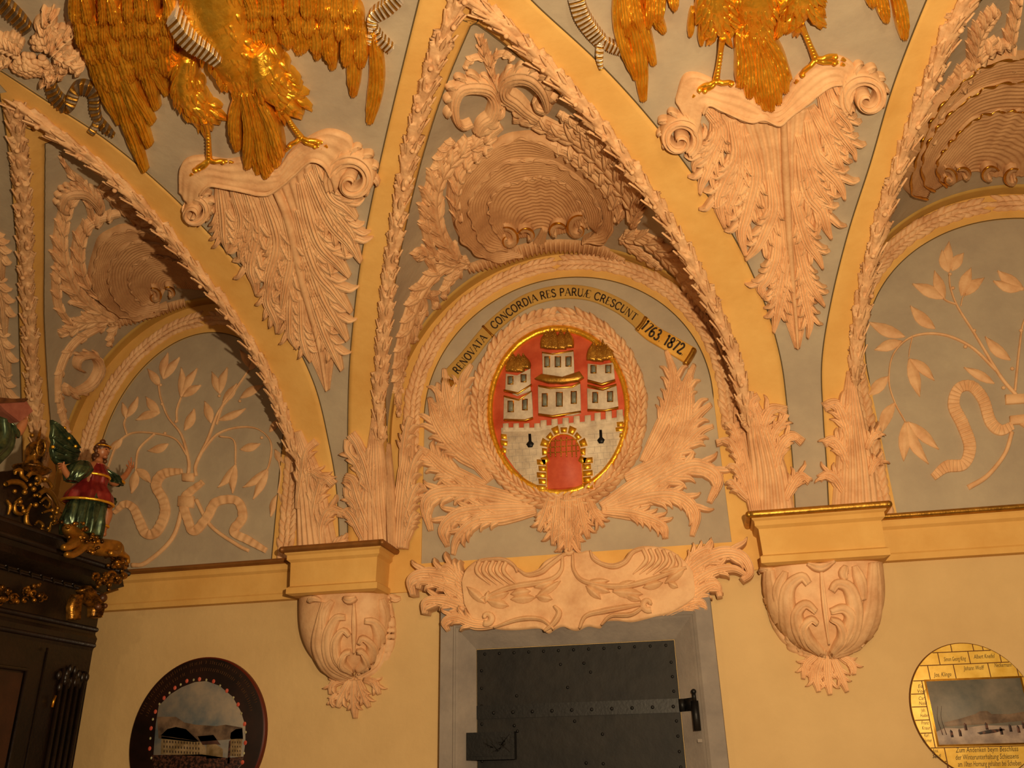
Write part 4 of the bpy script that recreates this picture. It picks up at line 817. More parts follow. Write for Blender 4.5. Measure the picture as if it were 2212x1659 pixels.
branches('pink relief of crossed leafy branches with ribbon, left lunette beside the statue',
 [(Z4((1285, 1480), (1290, 1380), (1240, 1200), (1150, 1080), (1100, 950), (1085, 860)), [3.2, 3, 2.6, 2.2, 1.8, 1.4]), (Z4((1340, 1480), (1340, 1400), (1420, 1230), (1490, 1050), (1580, 930), (1700, 760)), [3.2, 3, 2.6, 2.2, 1.8, 1.4]),
  (Z4((1280, 1340), (1200, 1230), (1060, 1190), (900, 1190), (800, 1270), (740, 1420)), [2.4, 2.2, 2, 1.8, 1.6, 1.2]), (Z4((1370, 1330), (1480, 1200), (1620, 1150), (1760, 1160), (1850, 1250), (1840, 1400), (1790, 1500)), [2.4, 2.2, 2, 1.8, 1.6, 1.4, 1]),
  (Z4((1060, 1190), (950, 1300), (930, 1440)), [1.8, 1.6, 1]), (Z4((1500, 1210), (1600, 1240), (1610, 1400)), [1.8, 1.6, 1]), (Z4((1210, 1110), (1210, 1030), (1240, 940)), [1.8, 1.6, 1.2]), (Z4((1480, 1130), (1530, 980), (1600, 880)), [1.8, 1.6, 1.2]),
  (Z4((870, 1200), (850, 1130), (860, 1090)), [1.6, 1.4, 1]), (Z4((1260, 1640), (1180, 1900), (1000, 2070), (900, 2090)), [4, 4, 4, 5]), (Z4((1340, 1640), (1440, 1820), (1620, 1950), (1700, 1990)), [4, 4, 4, 4]), (Z4((1880, 1300), (1920, 1450), (1900, 1600)), [1.6, 1.6, 1])],
 lv(Z4, (1115, 820, 1150, 640, 9), (1115, 820, 1230, 670, 9), (1090, 870, 1010, 750, 9), (1235, 950, 1240, 740, 9), (1240, 930, 1350, 745, 9), (1250, 940, 1375, 860, 9), (1500, 920, 1450, 770, 9), (1500, 920, 1555, 740, 9), (1520, 980, 1620, 850, 9),
  (1090, 1050, 930, 1100, 9), (1090, 1050, 1000, 940, 10), (860, 1090, 840, 980, 7), (865, 1080, 945, 940, 8), (1260, 1170, 1330, 1020, 10), (1440, 1120, 1400, 970, 10), (1490, 1100, 1680, 1020, 8), (1640, 950, 1800, 860, 9), (1700, 740, 1640, 620, 8), (1700, 760, 1760, 660, 7),
  (1150, 1260, 1010, 1310, 9), (740, 1300, 840, 1220, 8), (930, 1440, 900, 1600, 10), (930, 1430, 1030, 1530, 10), (1610, 1400, 1490, 1560, 9), (1610, 1400, 1590, 1600, 9), (1640, 1300, 1780, 1260, 9), (1830, 1430, 1660, 1560, 9), (1830, 1440, 1730, 1640, 9), (1840, 1180, 1900, 1090, 7), (1880, 1300, 1950, 1400, 8), (1900, 1590, 1960, 1700, 8), (1900, 1600, 1850, 1760, 8)),
 Z4((1110, 990), (1100, 860), (1205, 1110), (1130, 1190), (1500, 935), (1640, 970), (1790, 1220)),
 [(Z7((1260, 760), (1130, 780), (1080, 860), (1130, 960), (1140, 1060), (1080, 1180), (1010, 1190), (960, 1090), (920, 1010), (860, 990), (790, 1050)), [5, 9, 10, 10, 10, 10, 10, 10, 9, 8, 3], 26), (Z4((1390, 1520), (1260, 1640), (1290, 1790), (1330, 1860), (1420, 1760), (1480, 1660), (1620, 1650), (1660, 1760), (1600, 1860), (1700, 1920), (1820, 1990)), [5, 8, 9, 9, 9, 9, 9, 9, 9, 9, 6], 26)],
 [Z4((1250, 1465), (1330, 1465), (1325, 1520), (1252, 1518)), Z4((1225, 1620), (1330, 1620), (1325, 1700), (1220, 1690))])
branches('pink relief of tied leafy branches with pleated ribbon in the right lunette',
 [(Z6((2160, 930), (2050, 800), (1880, 520), (1760, 330), (1710, 200), (1700, 110)), [4, 3.4, 2.8, 2.4, 2, 1.6]), (Z6((2020, 760), (1850, 600), (1650, 515), (1450, 530), (1320, 650), (1290, 830), (1330, 980), (1400, 1110)), [3, 2.8, 2.6, 2.4, 2, 1.8, 1.6, 1.4]),
  (Z6((2150, 900), (2180, 600), (2212, 420), (2300, 300)), [3, 2.6, 2.2, 1.6]), (Z6((1780, 320), (1790, 270), (1810, 240)), [1.6, 1.4, 1.2]), (Z6((1750, 310), (1690, 290), (1660, 270)), [1.6, 1.4, 1.2]), (Z6((2130, 1180), (2080, 1330), (1960, 1480), (1830, 1560)), [4.5, 4.5, 5, 6]), (Z6((1450, 530), (1430, 620), (1425, 670)), [1.5, 1.3, 1])],
 lv(Z6, (1700, 90, 1650, -60, 12), (1700, 90, 1700, -120, 12), (1720, 80, 1800, -40, 12), (1670, 275, 1600, 80, 12), (1665, 270, 1450, 170, 13), (1785, 250, 1850, 60, 13), (1800, 250, 1940, 130, 12), (2212, 210, 2030, 80, 14), (2212, 200, 2000, 150, 12), (1605, 475, 1435, 320, 13), (1400, 530, 1150, 430, 13), (1380, 560, 1190, 620, 12),
  (1430, 680, 1600, 830, 11), (1425, 680, 1500, 940, 13), (1285, 800, 1140, 940, 13), (1330, 980, 1240, 1190, 13), (1400, 1110, 1390, 1380, 13), (1410, 1110, 1560, 1400, 12), (1420, 1110, 1630, 1300, 12), (2120, 690, 1945, 530, 12), (2010, 850, 1800, 740, 10)),
 Z6((1705, 105), (1725, 200), (1870, 490), (1810, 600), (2070, 880), (2190, 490), (2130, 750)),
 [(Z6((2130, 1140), (2050, 1170), (1980, 1110), (1930, 960), (1850, 870), (1760, 890), (1730, 1000), (1790, 1130), (1840, 1280), (1800, 1400), (1680, 1420), (1590, 1490)), [9, 12, 12, 12, 11, 12, 13, 13, 13, 12, 13, 8], 52), (Z6((2200, 1100), (2300, 1150), (2400, 1100)), 12, 10)],
 [Z6((2080, 930), (2300, 920), (2300, 980), (2085, 995)), Z6((2110, 1075), (2300, 1055), (2300, 1120), (2115, 1135))])

# ---- overdoor
ov = thing('overdoor_ornament', 'wide peach stucco overdoor relief with scrolled leaf ends above the black iron door', 'overdoor ornament', wall_at((1235, 1300)))
OS = Wall(-.105); SKIRT[0] = -.104
mb = MB(); up_ = Z8((415, 300), (440, 230), (500, 175), (560, 158), (640, 158), (700, 170), (735, 215), (800, 245), (870, 225), (915, 175), (990, 140), (1050, 120), (1110, 128), (1170, 115), (1215, 150), (1250, 180), (1320, 190), (1380, 165), (1415, 120), (1470, 92), (1560, 90), (1650, 112), (1710, 150), (1760, 200), (1790, 240))
lo_ = Z8((430, 430), (480, 520), (540, 560), (620, 578), (700, 582), (780, 578), (850, 572), (890, 580), (920, 600), (960, 578), (1010, 562), (1060, 580), (1100, 582), (1160, 560), (1230, 570), (1260, 535), (1330, 528), (1420, 535), (1500, 520), (1580, 500), (1650, 485), (1720, 450), (1790, 400), (1800, 360), (1800, 330))
loft(mb, OS, up_, lo_, .03, .03, 160, 30, rib=.0); mb.build('shell_slab', ST, ov)
OT = Wall(-.138); SKIRT[0] = -.004
for pts, w, t in [(Z8((730, 210), (800, 255), (880, 240), (930, 200), (1010, 140), (1050, 128)), 6, 0), (Z8((1175, 110), (1200, 165), (1300, 205), (1380, 180), (1430, 120), (1500, 95)), 6, 0), (Z8((500, 180), (560, 165), (660, 165), (720, 200), (740, 240)), 5, 0),
    (Z8((1010, 130), (1000, 230), (920, 290), (700, 330), (520, 400)), 7, 0), (Z8((1070, 130), (1080, 230), (1160, 300), (1400, 320), (1750, 210)), 7, 0), (Z8((900, 590), (960, 540), (990, 480), (960, 440)), 7, 0), (Z8((1110, 575), (1150, 500), (1260, 470), (1480, 430)), 7, 0), (Z8((600, 570), (750, 520), (880, 520), (960, 580)), 6, 0), (Z8((1240, 555), (1300, 500), (1420, 490), (1510, 430)), 6, 0)]:
    mb = MB(); stroke(mb, OT, pts, [w*.4, w*.8, w, w*.9, w*.5], [.018, .032, .02], na=13, e=.05, ribs=2); mb.build('moulded_scroll', ST, ov)
for x in (520, 560, 600, 640, 680, 1490, 1530, 1570, 1610, 1650, 1690):
    mb = MB(); y = 165 if x < 1000 else 100+max(0, x-1600)*.4; d = -1 if x < 1000 else 1
    stroke(mb, OT, Z8((x, y), (x-20*d*-1, y+70), (x+60*(1 if x < 1000 else -1), y+150)), [4, 5, 1], [.018, .026, .004], na=7, e=.2); mb.build('shell_flute', ST, ov)
for a, b, w in lv(Z8, (550, 425, 440, 325, 10), (550, 420, 570, 350, 7), (560, 400, 690, 360, 10), (560, 410, 690, 440, 11), (700, 370, 820, 350, 10), (700, 400, 850, 390, 11), (850, 390, 1000, 290, 9), (850, 380, 950, 400, 10), (840, 330, 960, 295, 9), (1150, 300, 1290, 290, 8), (1150, 300, 1295, 360, 11), (1150, 320, 1240, 400, 9), (1310, 350, 1440, 290, 10), (1310, 355, 1490, 370, 12), (1380, 370, 1480, 410, 9), (1490, 330, 1610, 300, 10), (1620, 305, 1740, 220, 10), (1590, 240, 1740, 210, 8), (1640, 300, 1700, 330, 8)):
    mb = MB(); stroke(mb, OT, [a, ((a[0]+b[0])/2, (a[1]+b[1])/2), b], np.array([.1, .8, 1, .8, .05])*w, [.012, .03, .018], na=11, prof='leaf', e=.2); mb.build('laurel_leaf', ST, ov)
for pts, w in [(Z8((560, 460), (440, 330), (330, 270), (190, 250), (110, 290), (120, 380)), 17), (Z8((520, 480), (400, 370), (280, 310), (170, 300), (150, 340)), 13), (Z8((600, 520), (430, 450), (300, 410), (200, 420), (190, 490)), 16), (Z8((620, 550), (500, 550), (380, 510), (310, 540), (330, 590)), 13), (Z8((430, 330), (390, 260), (330, 210), (290, 240)), 13),
    (Z8((1560, 470), (1680, 330), (1800, 210), (1960, 130), (2080, 150), (2130, 240), (2080, 290)), 18), (Z8((1600, 480), (1750, 340), (1900, 240), (2030, 220), (2110, 260)), 14), (Z8((1600, 500), (1760, 400), (1870, 330), (1930, 320), (1950, 390)), 16), (Z8((1620, 500), (1740, 440), (1840, 420), (1870, 470)), 13), (Z8((1740, 230), (1800, 150), (1880, 110), (1900, 160)), 13)]:
    over = min(q[1] for q in pts[:3]) > 1318; SKIRT[0] = -.02 if over else -.06; lobe(ov, OS if over else Wall(-.07), pts, w*1.25, .036, teeth=3, tooth=.22, ribs=5, name='leaf_end', tip=.3); SKIRT[0] = -.004
for c, r, a0, tr in ((Z8((1520, 430))[0], 14, 60, .9), (Z8((560, 510))[0], 14, 120, -.9), (Z8((1045, 110))[0], 9, 0, .8)):
    mb = MB(); stroke(mb, OT, spiral(c, r, r*.3, a0, tr, 12), [r*.5, r*.5, r*.3], [.02, .026, .03], na=9, ribs=2); mb.build('small_volute', ST, ov)

# ---- cornice strings and corbels
def string(x0, x1, name='trim'):
    mb = MB(); prof = [(-.02, 2.565), (-.045, 2.568), (-.045, 2.60), (-.038, 2.61), (-.038, 2.735), (-.055, 2.75), (-.055, 2.775), (-.06, 2.785)]
    G = np.array([[(x, y, z) for y, z in [(0, 2.565)]+prof+[(0, 2.79)]] for x in (x0, x1)]); mb.grid(G); return struct(mb.build(name, M['ochre'], flat=True))
string(-5, -2.42); string(.93, 4.6)
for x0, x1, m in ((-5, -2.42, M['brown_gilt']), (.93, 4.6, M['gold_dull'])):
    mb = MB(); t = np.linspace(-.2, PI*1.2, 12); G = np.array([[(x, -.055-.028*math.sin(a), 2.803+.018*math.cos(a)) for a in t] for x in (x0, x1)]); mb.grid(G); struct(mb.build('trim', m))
def corbel(cx, w, label, m_top, blob, leafy, box_):
    zt, zbm = 2.83, 2.56; root = thing('wall_corbel', label, 'corbel', (cx, 0, 2.6), 'carved corbels carrying the vault')
    mb = MB(); d = .26
    def ring(hw, dp, z): return [(cx-hw, .0, z), (cx-hw, -dp, z), (cx+hw, -dp, z), (cx+hw, .0, z)]
    rows = [ring(hw, dp, z) for hw, dp, z in ((w-.05, d-.05, zbm-.01), (w-.02, d-.02, zbm), (w-.02, d-.02, zbm+.035), (w-.035, d-.035, zbm+.045), (w-.03, d-.03, zt-.085), (w-.012, d-.012, zt-.07), (w-.012, d-.012, zt-.045), (w, d, zt-.035), (w, d, zt-.02), (w-.05, d-.05, zt-.005))]
    mb.grid(np.array(rows)); mb.add(rows[-1], [(0, 1, 2, 3)]); mb.add(rows[0], [(3, 2, 1, 0)]); mb.build('impost_block', M['ochre'], root, flat=True)
    mb = MB(); pth = [(cx-w-.012, .0, zt-.012), (cx-w-.012, -d-.012, zt-.012), (cx+w+.012, -d-.012, zt-.012), (cx+w+.012, 0, zt-.012)]
    for i in range(3): mb.tube(np.linspace(pth[i], pth[i+1], 24), .019, 10)
    for q in pth[1:3]: mb.ball(q, .0195, 8)
    tag(mb.build('top_moulding', m_top, root), 'bronze gold roll moulding')
    mb = MB(); n = 26; rows = []
    for i in range(n+1):
        f = i/n; z = zbm-.005-f*.47; hw = (w-.035)*(1-.10*f-.86*f**3.4)+.006; dp = .19*(1-.35*f**1.5-.6*f**4)+.008
        t = np.linspace(0, PI, 26); rows.append(np.stack([cx-hw*np.sign(np.cos(t))*np.abs(np.cos(t))**.75, -dp*np.sin(t)**.6, 0*t+z], 1))
    mb.grid(np.array(rows)); o = mb.build('bracket_body', ST, root)
    S = Depth(mb.v[0], mb.f, box_, 4)
    for pts, w_, h_ in leafy:
        mb = MB(); stroke(mb, S, pts, np.array([.5, .95, 1.1, .9, .5])*w_*1.15, [h_*.9, h_*1.6, h_*1.7, h_*1.3], na=13, ribs=3, rib=.2, e=.15); mb.build('carved_leaf', ST, root)
    for pts, w_ in blob: lobe(root, WALL, pts, w_, .03, teeth=2, tooth=.2, ribs=3, name='pendant_leaf', tip=.35)
    return root
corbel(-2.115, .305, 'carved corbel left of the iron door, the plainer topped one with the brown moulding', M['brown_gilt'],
 [(Z10((420, 1430), (420, 1530), (425, 1640)), 12), (Z10((400, 1430), (360, 1510), (330, 1580)), 13), (Z10((440, 1430), (470, 1510), (500, 1580)), 12), (Z10((370, 1430), (310, 1450), (290, 1510)), 11), (Z10((470, 1430), (530, 1450), (555, 1510)), 11), (Z10((330, 1500), (300, 1540), (310, 1580)), 7)],
 [(Z10((415, 1010), (418, 1150), (415, 1280)), 4, .02), (Z10((410, 1430), (300, 1380), (230, 1250), (240, 1120), (260, 1010)), 13, .02), (Z10((420, 1430), (540, 1370), (600, 1240), (610, 1120), (600, 1010)), 13, .02), (Z10((400, 1410), (300, 1330), (280, 1200), (320, 1100), (370, 1090)), 12, .025), (Z10((430, 1410), (530, 1320), (550, 1200), (520, 1120), (470, 1110)), 12, .025),
  (Z10((400, 1390), (330, 1310), (320, 1220), (360, 1160), (395, 1190)), 8, .03), (Z10((430, 1390), (490, 1310), (500, 1240), (460, 1200), (440, 1230)), 8, .03), (Z10((400, 1380), (355, 1330), (370, 1280), (400, 1270)), 7, .035), (Z10((425, 1380), (470, 1330), (455, 1270), (430, 1270)), 7, .035), (Z10((360, 985), (395, 1000), (430, 985)), 8, .03), (Z10((600, 975), (640, 990), (670, 985)), 7, .02), (Z10((170, 1010), (200, 990), (240, 1000)), 6, .02), (Z10((560, 990), (580, 1080), (570, 1160)), 9, .02), (Z10((300, 1000), (260, 1060), (250, 1150)), 9, .02)],
 (660, 1270, 890, 1480))
corbel(.655, .345, 'carved corbel right of the iron door with bright gold top moulding', M['gold_dull'],
 [(Z11((770, 1190), (770, 1330), (790, 1470)), 15), (Z11((740, 1190), (690, 1330), (710, 1450)), 15), (Z11((800, 1190), (860, 1330), (910, 1450)), 14), (Z11((700, 1190), (620, 1260), (600, 1360)), 13), (Z11((850, 1190), (940, 1250), (960, 1330)), 12), (Z11((730, 1200), (660, 1300), (650, 1400)), 9)],
 [(Z11((725, 580), (745, 800), (780, 1100)), 5, .02), (Z11((760, 1190), (560, 1120), (430, 920), (380, 700), (370, 590)), 17, .02), (Z11((790, 1190), (980, 1080), (1070, 900), (1090, 700), (1090, 540)), 17, .02), (Z11((750, 1180), (560, 1060), (500, 880), (500, 720), (590, 640), (640, 690)), 15, .025), (Z11((800, 1180), (930, 1040), (960, 860), (920, 720), (840, 690), (800, 740)), 15, .025),
  (Z11((740, 1170), (610, 1040), (560, 900), (620, 830), (690, 880)), 12, .03), (Z11((800, 1170), (890, 1040), (930, 920), (880, 860), (790, 880)), 12, .03), (Z11((730, 1160), (640, 1060), (610, 980), (660, 930), (700, 960)), 9, .035), (Z11((800, 1160), (870, 1050), (850, 960), (790, 930)), 9, .035), (Z11((630, 545), (720, 575), (820, 525)), 9, .03), (Z11((300, 600), (330, 580), (390, 585)), 8, .02), (Z11((1040, 500), (1100, 480), (1140, 510)), 8, .02), (Z11((960, 560), (1000, 680), (1020, 800)), 11, .02), (Z11((480, 600), (440, 720), (450, 860)), 11, .02), (Z11((900, 560), (880, 620), (900, 660)), 9, .02)],
 (1630, 1180, 1920, 1440))
# ---- door: stone surround, iron leaf, hinge, lock
xl, zl = wxz((1030, 1406)); xr, zr = wxz((1457, 1378)); zt = (zl+zr)/2
xo0 = wxz((951, 1360), -.1)[0]; xo1 = wxz((1540, 1340), -.1)[0]; xm0 = wxz((980, 1400), -.1)[0]; xm1 = wxz((1503, 1335), -.1)[0]
dr = bpy.data.objects.new('door_1', None); C.objects.link(dr); dr.location = ((xl+xr)/2, 0, 0); struct(dr)
su = MB(); zo = zt+.22; zm_ = zt+.13
def jamb(xs, ys, z1): return
# cross profile of the surround from the leaf outwards: splay, roll, flat
prof = [(0, -.004), (.0, -.012), (.13, -.10), (.145, -.108), (.15, -.10), (.165, -.108), (.172, -.102), (.285, -.102), (.29, -.09), (.29, 0)]
fl = (xl-xo0)/.29; fr = (xo1-xr)/.29
rows = []
for o, y in prof: rows.append([(xl-o*fl, y, 0), (xl-o*fl, y, zt+o*.78), (xr+o*fr, y, zt+o*.78), (xr+o*fr, y, 0)])
su.grid(np.array(rows)); struct(su.build('trim', M['stone'], flat=True))
lf = MB(); lf.box((xl+.004, -.012, 0), (xr-.004, -.002, zt-.004)); leaf = lf.build('door_leaf', M['iron'], dr, flat=True)
def rivets(pts, par, r=.011, name='rivet', y=-.013):
    for x, z in pts:
        mb = MB(); mb.ball((x, y, z), (r*.8, .006, r*.8), 7); mb.build(name, M['iron_edge'], par)
mb = MB(); zs = wxz((1250, 1540))[1]
zA, zB = wxz((1036, 1547))[1], wxz((1470, 1516))[1]; zc_ = (zA+zB)/2
mb.box((xl+.004, -.02, zc_-.035), (xr-.006, -.012, zc_+.035)); strap = mb.build('strap_hinge', M['iron_edge'], dr, flat=True)
rivets([(x, zc_-.005) for x in np.linspace(xl+.1, xr-.04, 10)], strap, .012, y=-.021)
pl_ = MB(); xj = wxz((1352, 1450))[0]; pl_.box((xj, -.0145, zc_+.035), (xr-.006, -.012, zt-.006)); pl_.box((xj+.02, -.0145, 0), (xr-.006, -.012, zc_-.035)); pl_.build('iron_plate', M['iron'], dr, flat=True)
rivets([(x, zt-.03) for x in np.linspace(xl+.05, xr-.05, 13)]+[(xr-.03, z) for z in np.linspace(zt-.12, zc_-.6, 12)]+[(xl+.03, z) for z in np.linspace(zt-.12, zc_-.25, 6)]+[(xl+.1+.75*random.random(), zt-.1-random.random()*.9) for _ in range(20)], leaf, .011)
# hinge pin on the jamb
hx, hz = wxz((1503, 1540), -.12); mb = MB(); mb.tube([(hx, -.115, hz-.085), (hx, -.115, hz+.06)], .019, 12); mb.tube([(hx, -.115, hz+.06), (hx, -.115, hz+.10)], [.011, .009], 10); mb.ball((hx, -.115, hz+.105), .014, 8)
for xa, ya, xb, yb2 in ((xr-.01, -.022, xr+.02, -.032), (xr+.02, -.032, hx, -.122)):
    mb.add([(xa, ya, zc_-.032), (xb, yb2, zc_-.032), (xb, yb2, zc_+.032), (xa, ya, zc_+.032), (xa, ya+.014, zc_-.032), (xb, yb2+.014, zc_-.032), (xb, yb2+.014, zc_+.032), (xa, ya+.014, zc_+.032)], [(0, 1, 2, 3), (7, 6, 5, 4), (0, 4, 5, 1), (2, 6, 7, 3), (1, 5, 6, 2), (0, 3, 7, 4)])
mb.build('hinge_pin', M['iron_edge'], dr)
# lock box over the left edge
ax, az = wxz((1008, 1583), -.07); bx, bz = wxz((1112, 1640), -.07)
mb = MB(); mb.box((ax, -.075, bz-.0), (bx, -.012, az)); mb.box((ax+.018, -.08, bz+.018), (bx-.018, -.075, az-.018)); mb.build('lock_box', M['iron_edge'], dr, flat=True)
mb = MB()
for k in range(16): P0 = np.array([bx-.03-random.random()*.13, -.081, bz+.03+random.random()*(az-bz-.06)]); mb.tube(np.array([P0, P0+[random.uniform(-.03, .03), -.002, random.uniform(-.03, .03)], P0+[random.uniform(-.04, .04), 0, random.uniform(-.05, .05)]]), [.001, .003, .001], 6)
mb.build('engraved_foliage', M['iron'], dr)
# small bell push plate on the right jamb
px_, pz_ = wxz((1512, 1600), -.1); mb = MB(); mb.box((px_-.012, -.106, pz_-.008), (px_+.012, -.1, pz_+.008)); tag(mb.build('wall_plate', M['stone'], flat=True), 'tiny pale rectangular plate on the right door jamb below the hinge pin', 'plate')

# ---- oval painted shields on the wall
def shield(name, label, c_px, rx, rz, m, edge, th=.03):
    P = WALL.pt([c_px])[0][0]; root = thing(name, label, 'painting', vec(P))
    return root, float(P[0]), float(P[2])
class Flat2:
    """draws on the wall plane in metres around a centre, at distance d from the wall"""
    def __init__(s, cx, cz, d): s.cx, s.cz, s.d = cx, cz, d
    def pt(s, q): return np.stack([s.cx+q[:, 0]/1000, 0*q[:, 0]-s.d, s.cz-q[:, 1]/1000], 1), np.tile([0, -1.0, 0], (len(q), 1))
lx0, lx1 = wxz((291, 1575))[0], wxz((579, 1575))[0]; ltop = wxz((437, 1421))[1]
lcx, lrx = (lx0+lx1)/2, (lx1-lx0)/2; lrz = ltop-wxz((437, 1592))[1]; lcz = ltop-lrz
M.update(frame=mat('black_brown_frame', (24, 14, 10), (44, 24, 16), .45, scale=5), frame_edge=mat('red_brown_edge', (86, 26, 12), None, .4),
 psky=mat('painted_sky', (92, 100, 104), (150, 136, 118), .5, scale=5, detail=9), phill=mat('painted_hills', (74, 58, 46), (128, 104, 82), .5, scale=12), phouse=mat('painted_houses', (104, 84, 52), (150, 128, 96), .5, scale=18),
 proof=mat('painted_roofs', (52, 34, 30), (86, 58, 48), .5, scale=18), pdark=mat('painted_crowd', (30, 18, 16), (92, 58, 44), .5, scale=60, detail=10, contrast=(.45, .6)), rose=mat('painted_roses', (170, 60, 44), (206, 104, 80), .5, scale=40), rosew=mat('painted_white_roses', (140, 132, 96), (176, 168, 130), .5, scale=40),
 letter=mat('faded_gold_lettering', (96, 60, 26), (120, 80, 34), .5, scale=40), ivory=mat('pale_window', (60, 46, 34), None, .5),
 yellow=mat('yellow_gold_field', (208, 164, 60), (232, 192, 90), .45, .2, scale=12, detail=8), snow=mat('painted_snow', (128, 112, 104), (172, 152, 136), .5, scale=14), wsky=mat('painted_winter_sky', (84, 84, 78), (122, 112, 98), .5, scale=6, detail=8), brownline=mat('brown_painted_line', (100, 60, 22), None, .5))
root = thing('oval_painting', 'dark oval painted shield showing a town view, left of the door beside the cabinet', 'painting', (lcx, 0, lcz))
def disc(cx, cz, rx, rz, y0, y1, m, name, par, n=96, x1=1e9):
    S = Flat2(cx, cz, 0); mb = MB(); q = ell(0, 0, rx*1000, rz*1000, n)
    poly(mb, S, q, y1, base=y0, bev=2); return mb.build(name, m, par)
disc(lcx, lcz, lrx, lrz, .0, .03, M['frame_edge'], 'panel_edge', root); disc(lcx-.004, lcz, lrx-.008, lrz-.008, .03, .033, M['frame'], 'panel_face', root)
def FP(pts, d, m, name, par, cx, cz, h=.001, bev=.3):
    mb = MB(); poly(mb, Flat2(cx, cz, d), pts, h, base=0, bev=bev); return mb.build(name, m, par)
# outline of the painted view: follows the rose garland (coordinates in mm from the centre, y down)
def Lp(*p):                                   # picture points -> panel millimetres
    o = []
    for q in p:
        X, Zc = wxz(Z13(q)[0], -.035); o.append(((X-lcx)*1000, (lcz-Zc)*1000))
    return o
view = Lp((400, 800), (560, 640), (720, 540), (900, 470), (1060, 455), (1240, 520), (1420, 670), (1540, 880), (1600, 1080), (1600, 1300), (1560, 1600))
view = view+[(140, 330), (0, 380), (-140, 330)]+Lp((320, 1600), (340, 1300), (360, 1050))
vw = FP(view, .033, M['psky'], 'painted_view', root, lcx, lcz)
for p, m, nm in ((Lp((380, 950), (640, 950), (760, 1030), (920, 1060), (1200, 1080), (1330, 1060), (1560, 1100), (1570, 1250), (900, 1300), (400, 1250)), 'phill', 'painted_hills'),
    (Lp((440, 1220), (960, 1290), (1050, 1360), (1060, 1500), (430, 1470)), 'phouse', 'painted_town_hall'), (Lp((430, 1210), (520, 1120), (640, 1090), (780, 1120), (960, 1290), (700, 1250)), 'proof', 'painted_roof'),
    (Lp((1060, 1330), (1200, 1330), (1290, 1400), (1290, 1520), (1060, 1530)), 'phouse', 'painted_row_houses'), (Lp((1010, 1340), (940, 1220), (1160, 1200), (1260, 1340), (1180, 1330)), 'proof', 'painted_roof'),
    (Lp((1400, 1240), (1560, 1260), (1540, 1510), (1390, 1490)), 'phouse', 'painted_tall_house'), (Lp((1390, 1250), (1400, 1170), (1470, 1120), (1560, 1110), (1570, 1260)), 'proof', 'painted_roof'), (Lp((1375, 1290), (1400, 1270), (1385, 1600), (1350, 1600)), 'pdark', 'painted_post'),
    (Lp((300, 1480), (1000, 1470), (1350, 1520), (1580, 1500), (1560, 1600))+[(130, 320), (0, 370), (-130, 320)]+Lp((320, 1600)), 'pdark', 'painted_crowd')):
    FP(p, .0345, M[m], nm, vw, lcx, lcz, h=.0006)
mb = MB()
for x in range(470, 960, 40):
    for y in (1275, 1345, 1410): poly(mb, Flat2(lcx, lcz, .0352), Lp((x, y+(x-470)*.06), (x+16, y+1+(x-470)*.06), (x+16, y+34+(x-470)*.06), (x, y+33+(x-470)*.06)), .0004, base=0, bev=.1)
for x in range(1420, 1540, 34):
    for y in (1290, 1350, 1410, 1465): poly(mb, Flat2(lcx, lcz, .0352), Lp((x, y), (x+12, y), (x+12, y+26), (x, y+26)), .0004, base=0, bev=.1)
mb.build('painted_windows', M['ivory'], vw)
ring = Lp((355, 880), (410, 775), (475, 690), (550, 620), (625, 550), (705, 505), (790, 455), (885, 440), (965, 430), (1060, 440), (1160, 460), (1250, 520), (1345, 590), (1435, 685), (1500, 780), (1545, 905), (1590, 1050), (1605, 1165), (1600, 1310), (1580, 1455), (1560, 1580), (320, 985), (295, 1110), (285, 1250), (275, 1390), (300, 1520))
for i, q in enumerate(ring):
    mb = MB(); P, N = Flat2(lcx, lcz, .034).pt(np.array([q])); r = .011 if i % 2 == 0 else .007; mb.ball(P[0], (r, .003, r*1.15), 8); mb.build('painted_rose', M['rose'] if i % 2 == 0 else M['rosew'], root)
def text(s, size, x, y, z, par, m, rot_=0.0, shear=0.0, name='lettering', width=None):
    cu = bpy.data.curves.new(name, 'FONT'); cu.body = s; cu.size = size; cu.extrude = .0002; cu.shear = shear; cu.align_x = 'CENTER'; cu.align_y = 'CENTER'; cu.resolution_u = 2
    o = bpy.data.objects.new(name, cu); C.objects.link(o); dg = bpy.context.evaluated_depsgraph_get(); me = bpy.data.meshes.new_from_object(o.evaluated_get(dg)); bpy.data.objects.remove(o)
    v = np.array([q.co[:] for q in me.vertices]); 
    if width: v[:, 0] *= width/(v[:, 0].max()-v[:, 0].min())
    c_, s_ = math.cos(rot_), math.sin(rot_); X = v[:, 0]*c_-v[:, 1]*s_; Z_ = v[:, 0]*s_+v[:, 1]*c_
    mb = MB(); mb.add(np.stack([x+X, y-v[:, 2], z+Z_], 1), [tuple(p.vertices) for p in me.polygons]); return mb, mb.build(name, m, par, flat=True)
# faded writing round the dark border (illegible in the dark; short strokes of script)
mb = MB()
for rr_ in (.93, .84):
    for a in np.arange(20, 160, 2.1):
        if random.random() < .15: continue
        t = math.radians(a); q = np.array([-math.cos(t)*lrx*rr_*1000, -math.sin(t)*lrz*rr_*1000]); d = np.array([-math.cos(t), -math.sin(t)])*1000; tt = np.array([d[1], -d[0]])
        stroke(mb, Flat2(lcx-.004, lcz, .033), [q-d*.009+tt*.001, q+tt*.004*random.uniform(-1, 1), q+d*.011*random.uniform(.4, 1)], [1.0, .6, .9], .0006, na=3, prof='flat', step=4)
mb.build('faded_writing', M['letter'], root)
